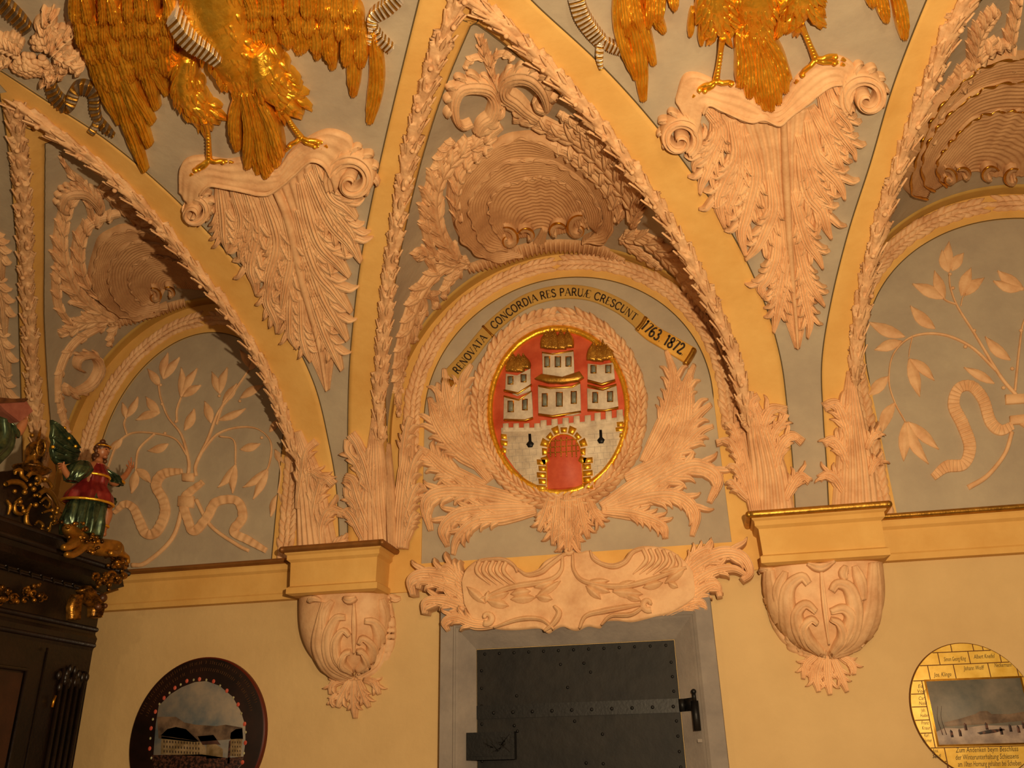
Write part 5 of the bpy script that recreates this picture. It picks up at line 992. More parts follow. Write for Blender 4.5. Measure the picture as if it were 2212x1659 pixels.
# right painted shield
rl = wxz((1965, 1530))[0]; rt = wxz((2105, 1388))[1]
rrx = (wxz((2238, 1520))[0]-rl)/2; rcx = rl+rrx; rrz = rt-wxz((2101, 1531))[1]; rcz = rt-rrz
r2 = thing('oval_painting', 'yellow round painted shield with a winter landscape and script names, at the lower right corner', 'painting', (rcx, 0, rcz))
disc(rcx, rcz, rrx, rrz, .0, .024, M['brownline'], 'panel_edge', r2); disc(rcx, rcz, rrx-.004, rrz-.004, .024, .026, M['yellow'], 'panel_face', r2)
def Rp(*p):
    o = []
    for q in p:
        X, Zc = wxz(Z12(q)[0], -.028); o.append(((X-rcx)*1000, (rcz-Zc)*1000))
    return o
def rect(cs, d, m, nm, par, h=.0008): return FP(cs, d, M[m], nm, par, rcx, rcz, h=h)
a, b = Rp((540, 655))[0], Rp((670, 1395))[0]; wx = abs(2*a[0])*.98; x0 = a[0]; x1 = Rp((1625, 600))[0][0]; yt, yb_ = a[1], Rp((680, 1390))[0][1]
rect([(x0-9, yt-9), (x1+9, yt-9), (x1+9, yb_+9), (x0-9, yb_+9)], .026, 'gilt_line', 'picture_border', r2); 
ws = rect([(x0, yt), (x1, yt), (x1, yb_), (x0, yb_)], .0268, 'wsky', 'winter_sky', r2)
H_ = yb_-yt; W_ = x1-x0
def wl(*p): return [(x0+u*W_, yt+v*H_) for u, v in p]
rect(wl((.0, .80), (.1, .74), (.25, .76), (.5, .72), (.8, .74), (1, .72), (1, 1), (0, 1)), .0276, 'snow', 'painted_snow', ws, .0004)
rect(wl((.1, .66), (.3, .6), (.45, .54), (.5, .5), (.58, .5), (.62, .55), (.8, .56), (1, .52), (1, .66), (.6, .70), (.1, .72)), .0274, 'phill', 'painted_far_bank', ws, .0004)
rect(wl((.42, .83), (.55, .79), (.7, .78), (.72, .80), (.6, .84), (.45, .86)), .0281, 'pdark', 'painted_boat', ws, .0004)
for u, v in ((.14, .80), (.23, .79), (.3, .70), (.52, .70), (.66, .78), (.76, .74), (.84, .76), (.9, .7)): rect(wl((u, v), (u+.012, v-.03), (u+.03, v), (u+.03, v+.09), (u, v+.09)), .0281, 'pdark', 'painted_figure', ws, .0004)
mb = MB()
for u in (.06, .02): stroke(mb, Flat2(rcx, rcz, .0281), wl((u+.04, .85), (u+.02, .6), (u+.05, .4)), [2, 1, .6], .0004, na=3, prof='flat')
mb.build('painted_tree', M['pdark'], ws)
mb = MB(); S2 = Flat2(rcx, rcz, .026)
def ln(p, q, w=2.2): 
    for P_ in (p, q): pass
    stroke(mb, S2, [p, q], w, .0007, na=3, prof='flat')
def chord(y): return math.sqrt(max(0, 1-(y/(rrz*1000-6))**2))*(rrx*1000-6)
rowsY = [Rp((1000, 175))[0][1]-30, Rp((900, 310))[0][1], Rp((900, 455))[0][1], Rp((600, 632))[0][1]+4]
for y in rowsY[1:]: c_ = chord(y); ln((-c_, y), (c_, y))
yL = Rp((650, 1410))[0][1]+6; c_ = chord(yL); ln((-c_, yL), (c_, yL))
bx_ = [[Rp((830, 260))[0][0], Rp((1080, 240))[0][0], Rp((1190, 240))[0][0]], [Rp((690, 400))[0][0], Rp((1040, 380))[0][0], Rp((1395, 350))[0][0]], [Rp((575, 560))[0][0], Rp((870, 530))[0][0], Rp((1265, 490))[0][0], Rp((1580, 450))[0][0]]]
for k, xs in enumerate(bx_):
    for x in xs:
        y0_ = max(rowsY[k] if k else -1e9, 0-math.sqrt(max(0, 1-(x/(rrx*1000))**2))*rrz*1000+5) if k else -math.sqrt(max(0, 1-(x/(rrx*1000))**2))*rrz*1000+5
        ln((x, y0_), (x, rowsY[k+1]))
xv = x0-20; ln((xv, rowsY[3]), (xv, yL))
ys_ = [Rp((450, 800))[0][1], Rp((450, 950))[0][1], Rp((450, 1105))[0][1], Rp((500, 1255))[0][1]]
for y in ys_: ln((-chord(y), y), (xv, y))
xw = Rp((750, 1420))[0][0]; ln((xw, yL), (xw, yL+110)); ln((-chord(yL+62), yL+62), (xw, yL+62))
mb.build('brick_lines', M['brownline'], r2)
def rt_(s, zx, zy, size, width): 
    X, Zc = wxz(Z12((zx, zy))[0], -.028); text(s, size, X, -.0268, Zc, r2, M['ink'], 0, .35, width=width)
rt_('Simon Georg King', 870, 395, .03, .105); rt_('Albert Kneifel', 1210, 365, .03, .10); rt_('Jos. Klinge', 730, 575, .03, .085); rt_('Johann Wolff', 1090, 500, .03, .10); rt_('Neckermann', 1430, 465, .028, .08)
for s, y in (('Ed\nVogl', 740), ('Carl\nNolli', 880), ('Joh.\nHueber', 1020), ('Franz\nKnaur', 1165), ('Karl\nHorner', 1310), ('Jos.\nSeidl', 1490)): rt_(s, 475+(y-740)*.13 if y < 1400 else 655, y, .024, .04)
for s, y, x in (('Zum Andenken beym Beschluss', 1445, 1240), ('der Winterunterhaltung Schiessens', 1530, 1240), ('am 10ten Hornung gehalten bei Scheiben', 1610, 1270)): rt_(s, x, y, .034, .285)
# ------------------------------------------------------------ gilded eagles on the vault
GO = M['gold']
def plume(mb, S, a, b, w, h, base, n=0):
    feather(mb, S, a, b, w, h, bend=random.uniform(-.08, .08), base=base+random.uniform(-.004, .008), barb=random.uniform(5, 8), tip=.5)
def wing(par, S, prim, rows, name='wing', h=.055):
    root = MB(); o = None
    mb = MB(); 
    for a, b, w in prim: plume(mb, S, a, b, w, h, .0)
    o = mb.build(name, GO, par)
    for (a0, a1), (b0, b1), n, w, base in rows:          # rows of shorter covert feathers, tips on a line from b0 to b1
        for k in range(n):
            t = (k+.5)/n; a = (np.array(a0)*(1-t)+np.array(a1)*t); b = np.array(b0)*(1-t)+np.array(b1)*t+np.array([random.uniform(-4, 4), random.uniform(-7, 7)])
            a = a+np.array([random.uniform(-9, 9), random.uniform(-8, 8)]); mb = MB(); plume(mb, S, a, b, w*random.uniform(1.0, 1.45), h, base); mb.build('covert_feather', GO, o)
    return o
def tuft(par, S, pts, w, h, name, nf=40, fl=28, base=.0, spread=.5, ragged=0, fw=5):
    """feathered body part: a full dome with small overlapping feathers"""
    mb = MB(); stroke(mb, S, pts, w, h, na=19, prof='dome', e=.05, ribs=0, base=base); o = mb.build(name, GO, par)
    hh = interp(h, 100); ww = interp(w, 100); c = spline(pts, 100); T = np.gradient(c, axis=0); T /= np.linalg.norm(T, axis=1)[:, None]; mb = MB()
    for k in range(nf):
        f = (k+.5)/nf; i = int(f*92); u = random.uniform(-.92, .92) if not (ragged and f > .75) else random.uniform(-1.0, 1.0)
        o_ = np.array([-T[i][1], T[i][0]]); p = c[i]+o_*u*ww[i]; d = T[i]+o_*u*spread; d /= np.linalg.norm(d); l = fl*random.uniform(.8, 1.3)*(1.35 if ragged and f > .7 else 1)
        z = hh[i]*math.sqrt(max(0, 1-u*u))*.97+base
        j = min(99, i+8); z1 = hh[j]*math.sqrt(max(0, 1-(u*.98)**2))*.9+base+.004
        stroke(mb, S, [p, p+d*l*.5+o_*random.uniform(-2, 2), p+d*l], np.array([.4, .9, 1, .7, .1])*fw, [.006, .011, .009, .004], na=7, prof='leaf', e=.2, base=[z-.004, (z+z1)/2, z1 if not ragged or f < .7 else max(.006, z1*.5)], barb=3)
    mb.build('small_feathers', GO, o); return o
def leg(par, S, shank, toes, w=5):
    mb = MB(); h0 = .05
    def T3(pts, r, hs): P, N = S.pt(spline(pts, 18)); mb.tube(P+N*interp(hs, 18)[:, None], r, 10)
    T3(shank, [.015, .012, .012, .017], [.08, .06, .055, .055])
    c = spline(shank, 14); 
    for i in range(1, 13): P, N = S.pt([c[i]]); mb.ball(P[0]+N[0]*(.06+.008), (.0125, .0125, .0045), 6)
    o = mb.build('leg', GO, par)
    for t in toes:
        mb = MB(); T3(t[:-1] if len(t) > 3 else t, [.014, .012, .013, .010], [.055, .07, .06, .05]); q = spline(t, 20)
        for i in (6, 12): P, N = S.pt([q[i]]); mb.ball(P[0]+N[0]*.066, .0125, 6)
        T3([q[-3], q[-1], (q[-1]+[(q[-1]-q[-3])[0]*.6, 6])], [.009, .006, .001], [.05, .05, .02]); mb.build('toe', GO, o)
    return o
# left eagle
E1 = thing('gilded_eagle', 'large gilded carved eagle at top left with spread wings and a striped sash', 'eagle', vec(BAR.pt([(500, 200)])[0][0]), 'gilded eagles on the vault')
z1 = lambda x, y: np.array(Z1((x, y))[0])
prim = [(z1(400+k*52, -60+k*10), z1(*t), w) for k, (t, w) in enumerate([((775, 895), 17), ((800, 760), 17), ((815, 640), 17), ((840, 560), 17), ((895, 485), 17), ((930, 395), 17), ((960, 320), 15)])]
prim += [(z1(410, -20), z1(740, 800), 16), (z1(400, 60), z1(640, 640), 15), (z1(395, 20), z1(560, 500), 15)]
wing(E1, BAR, prim, [((z1(400, 150), z1(900, 120)), (z1(560, 470), z1(930, 330)), 6, 15, .02), ((z1(385, 60), z1(920, 20)), (z1(480, 300), z1(940, 240)), 7, 15, .034), ((z1(380, -20), z1(930, -40)), (z1(430, 190), z1(940, 120)), 8, 13, .048), ((z1(370, -120), z1(930, -120)), (z1(400, 60), z1(940, 30)), 8, 12, .06)], name='left_wing'.replace('left_', ''))
prim = [(z1(1960-k*14, 40-k*6), z1(*t), w) for k, (t, w) in enumerate([((1965, 640), 18), ((1880, 495), 17), ((1770, 350), 17), ((1690, 295), 16), ((1590, 270), 16), ((1500, 210), 16), ((1400, 150), 15)])]
prim = [(np.array([b[0]+(8 if k == 0 else -4), min(b[1]-150, 60)]), b, w) for k, (a, b, w) in enumerate(prim)]
wing(E1, BAR, prim, [((z1(1300, 60), z1(1960, 100)), (z1(1350, 190), z1(1960, 330)), 8, 15, .018), ((z1(1290, -40), z1(1930, -20)), (z1(1320, 110), z1(1920, 170)), 8, 15, .032), ((z1(1280, -120), z1(1900, -120)), (z1(1310, 40), z1(1900, 70)), 8, 14, .046)])
tuft(E1, BAR, Z1((1130, -140), (1160, 20), (1220, 180), (1290, 340), (1340, 480)), [78, 76, 66, 52, 38], [.14, .17, .16, .13, .08], 'torso', 90, 26, fw=5)
tuft(E1, BAR, Z1((1010, 250), (990, 350), (1020, 470), (1090, 560), (1125, 640)), [20, 30, 32, 26, 14], [.10, .13, .12, .09, .05], 'left_thigh'.replace('left_', ''), 60, 28, ragged=1, fw=5)
tuft(E1, BAR, Z1((1380, 200), (1420, 320), (1470, 420), (1530, 500), (1560, 570)), [28, 42, 40, 30, 14], [.13, .17, .15, .11, .06], 'thigh', 70, 28, ragged=1, fw=5)
mb = MB()
for k, (b, w) in enumerate([((1275, 760), 15), ((1330, 850), 17), ((1385, 890), 17), ((1430, 900), 16), ((1480, 855), 16), ((1505, 800), 15), ((1450, 880), 14)]): plume(mb, BAR, z1(1290+k*14, 430), z1(*b), w, .055, .03+.014*(k % 2))
mb.build('tail', GO, E1)
leg(E1, BAR, Z1((1110, 590), (1122, 690), (1125, 815)), [Z1((1125, 815), (1080, 840), (1045, 880), (1025, 900)), Z1((1125, 815), (1090, 850), (1060, 860), (1040, 870)), Z1((1125, 815), (1180, 815), (1220, 825), (1245, 830))])
leg(E1, BAR, Z1((1520, 540), (1560, 620), (1610, 695)), [Z1((1610, 695), (1670, 705), (1720, 725), (1745, 750)), Z1((1610, 695), (1660, 725), (1700, 745), (1725, 765)), Z1((1610, 695), (1570, 720), (1545, 745), (1530, 770))])
mb = MB(); stroke(mb, BAR, Z1((940, -30), (1000, 30), (1070, 90), (1140, 140), (1200, 205)), [13, 15, 15, 13, 9], .02, na=9, prof='flat', base=[.14, .18, .185, .18, .165], pleat=24, pa=.2, alt=1)
tag(mb.build('striped_sash', [M['silver'], M['gold_dull']], E1), 'silver and gold pleated sash')
# right eagle
E2 = thing('gilded_eagle', 'gilded carved eagle at top right, cut above its legs and tail', 'eagle', vec(BAR.pt([(1640, 60)])[0][0]), 'gilded eagles on the vault')
z3 = lambda x, y: np.array(Z3((x, y))[0])
wing(E2, BAR, [(z3(40, -160), z3(190, 515), 18), (z3(120, -140), z3(245, 330), 16), (z3(200, -140), z3(300, 160), 15), (z3(300, -140), z3(355, 30), 14), (z3(60, -160), z3(150, 400), 15)], [((z3(30, -170), z3(300, -170)), (z3(90, 160), z3(290, 90)), 4, 13, .02)])
wing(E2, BAR, [(z3(1500, -150), z3(1570, 190), 17), (z3(1420, -150), z3(1475, 100), 16), (z3(1350, -150), z3(1400, 20), 15)], [])
tuft(E2, BAR, Z3((760, -200), (770, -60), (785, 80), (790, 200)), [60, 56, 44, 34], [.15, .15, .12, .08], 'torso', 60, 26)
tuft(E2, BAR, Z3((560, -120), (570, 0), (590, 90), (600, 150)), [40, 40, 34, 16], [.13, .13, .10, .06], 'thigh', 50, 30, ragged=1, spread=1.1, fw=6)
tuft(E2, BAR, Z3((1010, -150), (1010, -40), (1015, 40), (1010, 90)), [42, 42, 34, 14], [.13, .13, .10, .06], 'thigh', 50, 30, ragged=1, spread=1.1, fw=6)
for a, b, w in [((450, 30), (435, 175), 8), ((500, 60), (495, 220), 8), ((680, 90), (700, 190), 9), ((660, 60), (640, 180), 8), ((1080, 30), (1130, 130), 8), ((1110, -30), (1145, 60), 8), ((920, 60), (890, 180), 10), ((940, 60), (930, 150), 9)]: mb = MB(); plume(mb, BAR, z3(*a), z3(*b), w, .03, .02); mb.build('loose_feather', GO, E2)
mb = MB()
for k, (b, w) in enumerate([((700, 430), 18), ((745, 480), 18), ((800, 520), 18), ((860, 550), 18), ((900, 520), 18), ((935, 450), 18), ((960, 400), 16), ((830, 545), 17)]): plume(mb, BAR, z3(690+k*26 if k < 7 else 790, 130), z3(*b), w, .06, .02+.014*(k % 2))
mb.build('tail', GO, E2)
leg(E2, BAR, Z3((600, 150), (590, 260), (570, 395)), [Z3((570, 395), (520, 410), (480, 440), (450, 485)), Z3((570, 395), (530, 430), (500, 450), (475, 470)), Z3((570, 395), (630, 400), (660, 410), (690, 430))])
leg(E2, BAR, Z3((1010, 70), (1050, 170), (1095, 280)), [Z3((1095, 280), (1150, 262), (1205, 265), (1250, 290)), Z3((1095, 280), (1160, 290), (1210, 300), (1245, 315)), Z3((1095, 280), (1050, 320), (1020, 365), (990, 410))])
# pleated ribbons
def ribbon(label, parts, mats):
    r = thing('pleated_ribbon', label, 'ribbon', vec(BAR.pt([parts[0][0][1]])[0][0]), 'pleated stucco ribbons beside the eagles')
    for pts, w, n in parts:
        w = [v*1.15 for v in w]
        mb = MB(); stroke(mb, BAR, pts, w, .03, na=9, prof='flat', pleat=int(n*1.5), pa=.22, alt=1, sag=.012); mb.build('ribbon_tail', mats, r)
dk = [M['ribdark'], M['gold_dull']]; lt = [M['silver'], M['gold_dull']]
ribbon('dark pleated ribbon winding below the grape cluster beside the left wing tip', [(Z1((265, 420), (300, 500), (370, 545), (410, 460), (460, 450), (505, 480), (510, 570), (530, 640)), [9, 11, 11, 11, 11, 10, 9, 6], 21), (Z1((525, 620), (510, 660), (490, 690)), [6, 7, 8], 4), (Z1((530, 630), (570, 670), (610, 710)), [6, 5, 2], 4)], dk)
ribbon('short dark pleated ribbon above the grape cluster at the top left edge', [(Z1((-20, -30), (50, 30), (110, 90), (155, 150)), [12, 12, 11, 10], 9)], dk)
ribbon('silver and gold pleated ribbon left of the middle vault, right of the left eagle wing', [(Z1((2120, -30), (2060, 20), (1990, 70), (1975, 130)), [14, 14, 13, 8], 13), (Z1((1975, 120), (2010, 180), (2050, 220), (2080, 250)), [8, 9, 9, 8], 9), (Z1((1975, 130), (1970, 180), (1965, 215)), [6, 6, 4], 5)], lt)
ribbon('silver and gold pleated ribbon between the middle vault and the right eagle wing', [(Z2((1090, -30), (1120, 60), (1170, 140), (1225, 210)), [15, 15, 14, 13], 17), (Z2((1225, 205), (1280, 230), (1340, 260)), [9, 9, 8], 8), (Z2((1220, 210), (1215, 280), (1225, 350)), [8, 7, 4], 8)], lt)
# ------------------------------------------------------------ dark carved cabinet along the left wall
CX, CY = -3.5, -.42
def silhouette(px):
    d = rays([px])[0]; k = d[1]/d[0]          # y = -5 + k*X on this sight line
    p = (k*CX-5-CY)/(1-k); X = CX+p; return float(p), float(CAM[2]+X/d[0]*d[2])
sil = [(160, 1659), (172, 1550), (184, 1440), (188, 1406), (205, 1395), (210, 1380), (200, 1371), (208, 1357), (193, 1351), (190, 1320), (196, 1300), (225, 1280), (268, 1267), (265, 1252), (282, 1240), (268, 1216), (262, 1206)]
pr = [silhouette(q) for q in sil]; pr = [(0.0, 0.02), (0.0, pr[0][1])]+[(max(0, p), z) for p, z in pr[1:]]
cab = thing('carved_cabinet', 'tall black brown carved cabinet along the left wall with gilded ornaments', 'cabinet', (CX-.5, -1.6, 0))
YB = -3.0
mb = MB(); rows = []
for p, z in pr: rows.append([(-4.75, CY+p, z), (CX+p, CY+p, z), (CX+p, YB, z), (-4.75, YB, z)])
mb.grid(np.array(rows)); mb.add(rows[-1], [(0, 1, 2, 3)]); mb.build('cabinet_body', M['wood'], cab, flat=True)
ztop = pr[-1][1]; zc0 = pr[8][1]
# cornice steps, dentils, frieze
def along(z, p, r, name, m, n=1):
    mb = MB(); mb.tube([(CX+p, CY+p, z), (CX+p, YB, z)], r, 10); mb.tube([(CX+p, CY+p, z), (-4.7, CY+p, z)], r, 10); mb.ball((CX+p, CY+p, z), r, 8); mb.build(name, m, cab)
pz = dict(); 
along(pr[-1][1]-.01, pr[-1][0]-.01, .022, 'cornice_roll', M['wood']); along(pr[-3][1]+.0, pr[-3][0]-.01, .016, 'cornice_roll', M['wood']); along(pr[8][1]-.01, pr[8][0]-.0, .014, 'frieze_roll', M['wood']); along(pr[5][1], pr[5][0]-.005, .014, 'architrave_roll', M['wood'])
mb = MB()
for y in np.arange(CY-.1, YB, -.085): mb.tube([(CX+pr[11][0]+.02, y, pr[11][1]+.035), (CX+pr[11][0]+.03, y-.03, pr[11][1]+.05)], [.006, .009], 6)
mb.tube([(CX+pr[11][0]+.02, CY-.05, pr[11][1]+.04), (CX+pr[11][0]+.02, YB, pr[11][1]+.04)], .007, 6); mb.build('rope_moulding', M['wood'], cab)
# pilaster at the corner and door panels
mb = MB()
for k in range(5): mb.tube([(CX+.012, CY-.05-k*.045, .1), (CX+.012, CY-.05-k*.045, pr[3][1]-.03)], .012, 8)
mb.build('fluted_pilaster', M['wood'], cab)
mb = MB()
for k in range(22): mb.ball((CX+.005+.012*random.random(), CY-.02-.24*random.random(), pr[3][1]-.03-.10*random.random()), (.014, .016, .026), 6)
mb.build('carved_capital', M['wood'], cab)
S_ = Side(CX)
dr_ = MB(); y0, z0 = S_.pt([(95, 1400)])[0][0][1:]; dr_.box((CX, -2.6, .3), (CX+.02, y0, z0-.02)); dd = dr_.build('cabinet_door', M['wood'], cab, flat=True)
mb = MB(); y1, z1_ = S_.pt([(40, 1455)])[0][0][1:]; mb.box((CX+.02, -2.4, .5), (CX+.028, y1, z1_)); mb.build('door_panel', M['wood_red'], dd, flat=True)
mb = MB(); mb.tube([(CX+.028, y1+.02, .5), (CX+.028, y1+.02, z1_+.02), (CX+.028, -2.4, z1_+.02)], .014, 8); mb.tube([(CX+.022, y0, .3), (CX+.022, y0, z0)], .006, 8); mb.build('door_moulding', M['wood'], dd)
mb = MB(); P = S_.pt([(107, 1515)])[0][0]; mb.tube([P+[.02, 0, -.03], P+[.03, 0, .03]], [.008, .008], 8); mb.build('hinge', M['gilt_line'], dd)
# gilded appliques
def scrolls(S, region, n, r, m, name, par, off=.012, tr=.007, seed=3, balls=0):
    random.seed(seed); mb = MB()
    for k in range(n):
        c = (random.uniform(region[0], region[2]), random.uniform(region[1], region[3])); rr = random.uniform(*r)
        q = spline(spiral(c, rr, rr*.25, random.uniform(0, 360), random.choice((-1, 1))*random.uniform(.7, 1.3), 12), 30); P, N = S.pt(q)
        mb.tube(P+N*(off+random.uniform(0, .03)), [tr*.5, tr, tr*1.2, tr*1.3], 7)
    for k in range(balls):
        P, N = S.pt([(random.uniform(region[0], region[2]), random.uniform(region[1], region[3]))]); mb.ball(P[0]+N[0]*(off+random.uniform(.005, .03)), random.uniform(.008, .017), 7)
    return mb.build(name, m, par)
SF = Side(CX+.02)
scrolls(SF, (-20, 1268, 40, 1302), 9, (6, 12), M['darkgold'], 'frieze_applique', cab, seed=5, balls=14); scrolls(SF, (45, 1262, 85, 1300), 4, (5, 10), M['darkgold'], 'frieze_applique', cab, seed=6, balls=9)
SC = Side(CX+.10)
mb = MB()
for p, w in ((Z7((560, 1500), (590, 1560), (600, 1650)), 6),): pass
def capit(px, w, h): stroke(mb, SC, px, w, h, na=11, ribs=4, rib=.3, e=.2)
capit([(158, 1285), (154, 1310), (152, 1340)], [5, 10, 8], .05); capit([(172, 1270), (185, 1290), (200, 1310), (195, 1335)], [10, 14, 12, 6], .06); mb.build('gilded_bracket', M['darkgold'], cab)
mb = MB()
for c, r in (((205, 1293), 10), ((195, 1312), 8), ((185, 1282), 7), ((210, 1310), 6)): P, N = SC.pt([c]); mb.ball(P[0]+N[0]*.05, .0026*r, 8)
tag(mb.build('cherub_mask', M['hair'], cab), 'small brown mask on the bracket')
SE = Side(CX+.18); scrolls(SE, (235, 1195, 272, 1262), 13, (6, 13), M['darkgold'], 'corner_applique', cab, seed=9, balls=22, tr=.010, off=-.03)
scrolls(SE, (215, 1240, 245, 1275), 6, (5, 9), M['darkgold'], 'corner_applique', cab, seed=10, balls=8, tr=.009, off=-.03)
# crest: pierced scrollwork on the cornice
cr_ = thing('cabinet_crest', 'dark gilded scrollwork crest with pointed finial, left of the angel statue', 'cabinet ornament', (CX, -1.6, ztop))
SK = Side(CX-.02); mb = MB()
poly(mb, SK, [(-60, 1060), (-20, 1020), (10, 1018), (35, 1012), (62, 1020), (80, 1045), (100, 1075), (112, 1110), (130, 1140), (150, 1185), (120, 1190), (60, 1178), (0, 1160), (-60, 1150)], .02, base=-.03); mb.build('crest_board', M['wood'], cr_)
mb = MB()
def tb(pts, r, off=.035, k=40): P, N = SK.pt(spline(pts, k)); mb.tube(P+N*off, r, 8)
kz = lambda *p: [(x*.2289, 820+y*.229) for x, y in p]
tb(kz((240, 1180), (200, 1260), (200, 1360), (260, 1420), (330, 1440), (350, 1380), (310, 1340), (280, 1370)), [.008, .014, .012, .006]); tb(kz((170, 1480), (220, 1530), (320, 1520), (400, 1450), (430, 1350)), [.006, .011, .006]); tb(kz((140, 1120), (90, 1170), (90, 1250), (150, 1270), (160, 1200), (120, 1190)), [.006, .012, .006])
tb(kz((310, 1090), (370, 1050), (430, 1080), (480, 1160), (510, 1240), (560, 1280)), [.014, .016, .01, .004]); tb(kz((330, 1160), (380, 1120), (420, 1160), (400, 1210), (360, 1190)), [.006, .01, .005]); tb(kz((0, 990), (60, 970), (140, 980), (190, 1030)), [.014, .016, .012]); tb(kz((90, 900), (90, 870), (140, 860), (150, 910), (200, 960)), [.008, .013, .008])
tb(kz((200, 930), (240, 890), (300, 890), (330, 950), (300, 1000)), [.012, .014, .008]); tb(kz((340, 960), (400, 960), (440, 1020), (400, 1050), (350, 1020)), [.01, .013, .007]); tb(kz((10, 1140), (40, 1200), (20, 1280)), [.006, .011, .006]); tb(kz((0, 1420), (60, 1470), (130, 1430), (140, 1370)), [.008, .012, .006]); tb(kz((350, 1260), (430, 1240), (470, 1300), (430, 1360)), [.006, .011, .005]); tb(kz((450, 1370), (520, 1340), (570, 1350), (540, 1400)), [.006, .012, .006])
mb.build('scrollwork', M['gold_dull'], cr_); mb = MB(); random.seed(4)
for x, y in ((210, 1000), (260, 990), (270, 940), (250, 1100), (300, 1110), (60, 1060), (155, 1070), (110, 1160), (260, 1190), (190, 1440), (120, 1480), (160, 1385), (315, 1420), (380, 1410), (410, 1300), (460, 1260), (470, 1220), (540, 1440), (480, 1560), (500, 1600), (60, 1480), (420, 1240), (150, 1250), (240, 1040), (350, 950), (440, 1340)): P, N = SK.pt([kz((x, y))[0]]); mb.ball(P[0]+N[0]*.05, random.uniform(.009, .016), 8)
mb.build('gilt_bosses', M['gold_dull'], cr_)
mb = MB(); Pb = SK.pt([kz((300, 850))[0]])[0][0]; Pt = SK.pt([kz((340, 420))[0]])[0][0]
def lathe(P, prof, k=16):
    th = np.linspace(0, 2*PI, k, endpoint=False); mb.grid(np.array([[(P[0]+r*math.cos(t), P[1]+r*math.sin(t), P[2]+z) for t in th] for r, z in prof]), True)
H = Pt[2]-Pb[2]; lathe(Pb, [(.05, -.12*H), (.09, -.02*H), (.10, .02*H), (.05, .06*H), (.055, .12*H), (.045, .2*H), (.05, .3*H), (.052, .5*H), (.04, .58*H), (.02, .64*H), (.012, .68*H), (.009, .8*H), (.001, H)]); mb.build('finial', M['darkgold'], cr_)
mb = MB(); P = SK.pt([kz((320, 560))[0]])[0][0]; mb.ball(P+[.03, -.05, 0], .014); mb.ball(P+[.02, .05, 0], .014); th = np.linspace(0, 2*PI, 26); Q = SK.pt([kz((305, 650))[0]])[0][0]+np.array([.055, -.0, 0]); mb.tube(np.stack([Q[0]+0*th, Q[1]+.03*np.cos(th), Q[2]+.045*np.sin(th)], 1), .006, 6); mb.build('finial_ring', M['gold_dull'], cr_)

# ------------------------------------------------------------ statues standing on the cabinet
rv = np.array([R[0, 0], R[1, 0], 0]); rv = np.array([.72, .69, 0]); rv /= np.linalg.norm(rv); fv = np.array([.69, -.72, 0])   # across the figure, and towards the viewer
def skin_mesh(name, V, E_, rad, m, par):
    me = bpy.data.meshes.new(name); me.from_pydata([tuple(v) for v in V], E_, []); o = bpy.data.objects.new(name, me); C.objects.link(o)
    md = o.modifiers.new('skin', 'SKIN'); me.skin_vertices[0].data[0].use_root = True
    for i, r in enumerate(rad): me.skin_vertices[0].data[i].radius = (r, r)
    sb = o.modifiers.new('sub', 'SUBSURF'); sb.levels = 2; sb.render_levels = 2; me.materials.append(m)
    md.use_smooth_shade = True
    if par is not None: o.parent = par; o.matrix_parent_inverse = Matrix.Translation(-par.location)
    return o
def drape(mb, cs, ws, ds, folds=9, amp=.12, n=40, ph0=0, tilt=None):
    c = spline(cs, n); w = interp(ws, n); d = interp(ds, n); K = 72; th = np.linspace(0, 2*PI, K, endpoint=False); rows = []
    for i in range(n):
        f = 1+amp*(i/n+.25)*np.cos(folds*th+ph0+1.5*math.sin(i/n*3))+amp*.4*np.cos(2*folds*th+i*.1)
        rows.append(c[i]+rv*(w[i]*np.cos(th)*f)[:, None]+fv*(d[i]*np.sin(th)*f)[:, None])
    mb.grid(np.array(rows), True); b = mb.n-K*n
    mb.f += [tuple(b+k for k in range(K)), tuple(b+(n-1)*K+K-1-k for k in range(K))]; mb.mi += [0, 0]
SA = Side(-3.32)
def A(x, y, d=0.0): return SA.pt([Z7((x, y))[0]])[0][0]+fv*d
ang = thing('angel_statue', 'painted and gilded angel statue with dark wing and raised hand, standing on the cabinet corner', 'statue', vec(A(640, 1215)))
V = [A(630, 930), A(630, 850), A(650, 760), A(672, 700), A(690, 665),            # pelvis, waist, chest, neck, head base
 A(590, 740), A(490, 815), A(455, 770), A(430, 725),                            # left arm
 A(715, 745), A(785, 860, .03), A(850, 810, .05), A(885, 765, .06),             # right arm
 A(700, 960), A(735, 1070, .05), A(705, 1150, .04), A(700, 1200, .04), A(715, 1222, .07), # bare leg
 A(590, 980), A(575, 1090), A(570, 1200), A(560, 1215, .04)]
E_ = [(0, 1), (1, 2), (2, 3), (3, 4), (2, 5), (5, 6), (6, 7), (7, 8), (2, 9), (9, 10), (10, 11), (11, 12), (0, 13), (13, 14), (14, 15), (15, 16), (16, 17), (0, 18), (18, 19), (19, 20), (20, 21)]
rad = [.062, .05, .062, .022, .03, .03, .022, .018, .014, .03, .023, .019, .014, .042, .032, .027, .018, .014, .042, .03, .02, .016]
def hand(w_i, tips, thumb):
    for t, k in tips:
        a = V[w_i]; kn = a+(k-a)*.55; V.append(kn); i = len(V)-1; E_.append((w_i, i)); rad.append(.006); V.append(k); E_.append((i, i+1)); rad.append(.0052); V.append(t); E_.append((i+1, i+2)); rad.append(.0038)
    V.append(V[w_i]+(thumb-V[w_i])*.55); E_.append((w_i, len(V)-1)); rad.append(.0062); V.append(thumb); E_.append((len(V)-2, len(V)-1)); rad.append(.0045)
